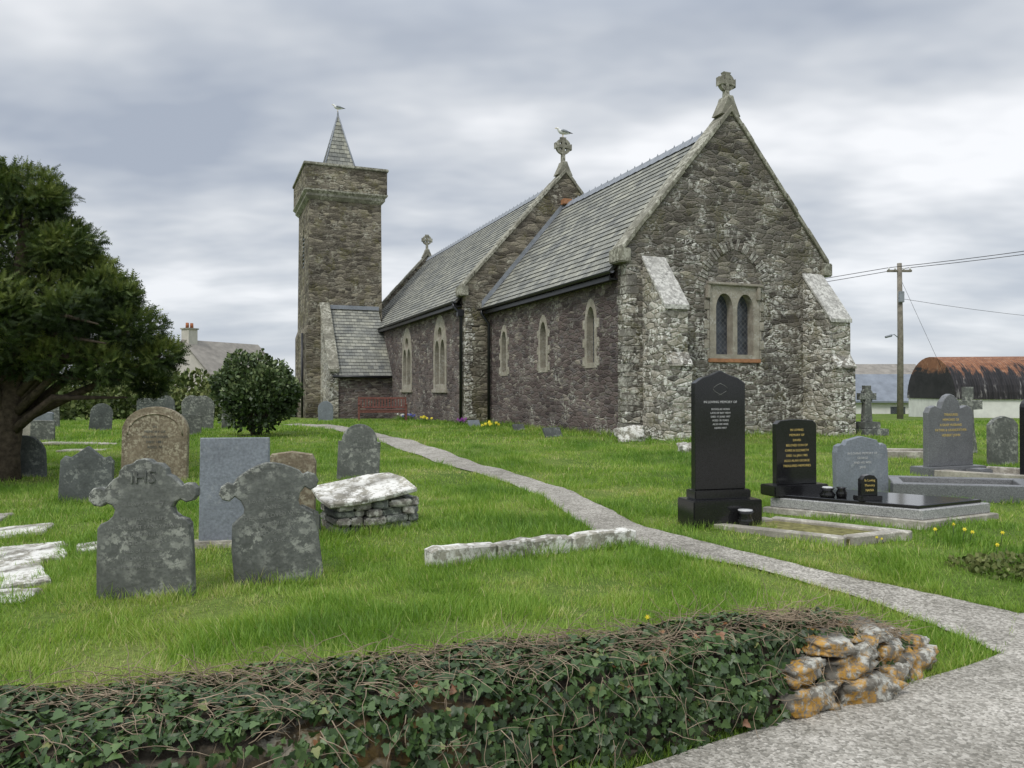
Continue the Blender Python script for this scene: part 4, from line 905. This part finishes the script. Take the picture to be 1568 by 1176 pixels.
# ------------------------------------------------------------ flowers
def flowers(name,cx_,cy_,n,spread,h,mat,fs=.03,leaves=True):
    e=empty(name,(0,0,0)); L=[];V=[];F=[]
    for _ in range(n):
        x=cx_+random.gauss(0,spread); y=cy_+random.gauss(0,spread*.7); z=float(H(x,y)); hh=h*random.uniform(.7,1.2); tx=x+random.uniform(-.04,.04)
        L.append(([(x,y,z),(tx,y,z+hh)],[.003,.003])); c=Vector((tx,y,z+hh)); f=Vector((random.uniform(-.6,.6),-1,random.uniform(-.1,.4))).normalized()
        s_=f.cross(Vector((0,0,1))).normalized(); u_=s_.cross(f)
        for p in range(6):
            a=p*math.pi/3; d1=s_*math.cos(a)+u_*math.sin(a); d2=s_*math.cos(a+.45)+u_*math.sin(a+.45); d3=s_*math.cos(a-.45)+u_*math.sin(a-.45)
            k=len(V); V+=[c,c+d3*fs*.6,c+d1*fs,c+d2*fs*.6]; F.append((k,k+1,k+2,k+3))
        v,ff_=tubev([c,c+f*fs*.7],[fs*.22,fs*.36],6,len(V)); V+=v;F+=ff_
    mesh('blooms',V,F,mat,e)
    tubes('stems',L,m_shrub,e,4)
    if leaves:
        m_=n*14; x=cx_+rng.normal(size=m_)*spread*1.2; y=cy_+rng.normal(size=m_)*spread; a=rng.uniform(0,6.28,m_)
        X=np.stack([np.cos(a),np.sin(a),0*a],1)*.009*max(1,fs/.03); Yd=np.stack([-np.sin(a),np.cos(a),0*a],1)*h*rng.uniform(.1,.6,m_)[:,None]; Z=np.stack([0*a,0*a,h*rng.uniform(.5,1.1,m_)],1)
        scatter('leaves',np.stack([x,y,H(x,y)],1),X,Yd,Z,GB,GF,m_blade,np.clip(.15+rng.normal(size=m_)*.12,0,1),e)
flowers('daffodil_clump',3.95,6.95,5,.10,.15,m_yel,.020)
flowers('daffodil_clump',4.3,6.5,3,.15,.14,m_yel,.020)
flowers('dandelion',.78,4.35,1,.01,.05,m_yel,.018,False); flowers('dandelion',3.35,7.0,2,.06,.06,m_yel,.015,False)
for (lx,ly,mt,nm) in [(-1.6,5.2,m_yel,'yellow_flower_clump'),(-1.9,11.3,m_yel,'yellow_flower_clump'),(-1.7,14.5,m_blu,'blue_flower_clump'),(-1.8,15.5,m_wht,'white_flower_clump'),(-1.4,8.5,m_pur,'purple_flower_clump')]:
    x,y=c2w(lx,ly); flowers(nm,x,y,8,.14,.2,mt,.055)
leafball('bramble_patch',[((4.0,6.15,.16),(.35,.22,.12)),((4.3,6.0,.15),(.35,.22,.11)),((3.75,6.3,.14),(.2,.15,.08)),((4.6,6.3,.16),(.4,.25,.14))],3200,.045,m_hedge,.5,None,.6)
# ------------------------------------------------------------ world, sun, camera
w=bpy.data.worlds.new('World'); sc.world=w; w.use_nodes=True; t=w.node_tree; bg=t.nodes['Background']
SUN_DIR=Vector((-.42,-.62,.95)).normalized(); el=math.asin(SUN_DIR.z); az=math.atan2(SUN_DIR.x,SUN_DIR.y)
sky=t.nodes.new('ShaderNodeTexSky'); sky.sky_type='NISHITA'; sky.sun_disc=False; sky.sun_elevation=el; sky.sun_rotation=az
class W(NT):
    def __init__(s): s.t=t
k=W(); tc=t.nodes.new('ShaderNodeTexCoord').outputs['Generated']
sp=k.n('ShaderNodeSeparateXYZ'); k.put(sp.inputs[0],tc)
zz=k.math('ADD',k.math('MAXIMUM',sp.outputs[2],0.),.22)
cb=k.n('ShaderNodeCombineXYZ'); k.put(cb.inputs[0],k.math('DIVIDE',sp.outputs[0],zz)); k.put(cb.inputs[1],k.math('DIVIDE',sp.outputs[1],zz))
v=k.mapping(cb.outputs[0],(.9,1.35,1),(3.1,1.7,0))
n1=k.noise(v,1.35,4,.55); n2=k.noise(k.mapping(cb.outputs[0],(.5,1.0,1),(9,4,2)),1.0,3,.5)
f=k.math('ADD',k.math('MULTIPLY',n1,.62),k.math('MULTIPLY',n2,.38))
c=k.ramp(f,[(.39,(3.5,3.9,4.6)),(.46,(4.5,4.85,5.4)),(.53,(5.9,6.15,6.5)),(.62,(8.3,8.4,8.6))])
hz=k.mr(sp.outputs[2],0.,.2,.6,0.)
c=k.mix(hz,c,(5.5,5.9,6.5))
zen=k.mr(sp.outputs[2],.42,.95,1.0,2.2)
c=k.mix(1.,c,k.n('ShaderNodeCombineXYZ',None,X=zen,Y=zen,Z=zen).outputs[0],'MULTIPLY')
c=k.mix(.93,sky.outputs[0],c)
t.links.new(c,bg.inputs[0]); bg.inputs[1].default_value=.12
sl=bpy.data.lights.new('sun','SUN'); sl.energy=1.5; sl.angle=R(14); sl.color=(1,.96,.9); so=bpy.data.objects.new('sun',sl); COL.objects.link(so)
so.rotation_euler=(-SUN_DIR).to_track_quat('-Z','Y').to_euler()
cam=bpy.data.cameras.new('camera'); cam.sensor_width=36; cam.lens=1178/1568*36; cam.clip_end=3000; cam.clip_start=.05
co=bpy.data.objects.new('camera',cam); COL.objects.link(co); co.location=(0,0,1.6); co.rotation_euler=(R(90.49),0,0); sc.camera=co
sc.view_settings.view_transform='Standard'; sc.view_settings.look='None'; sc.view_settings.exposure=0
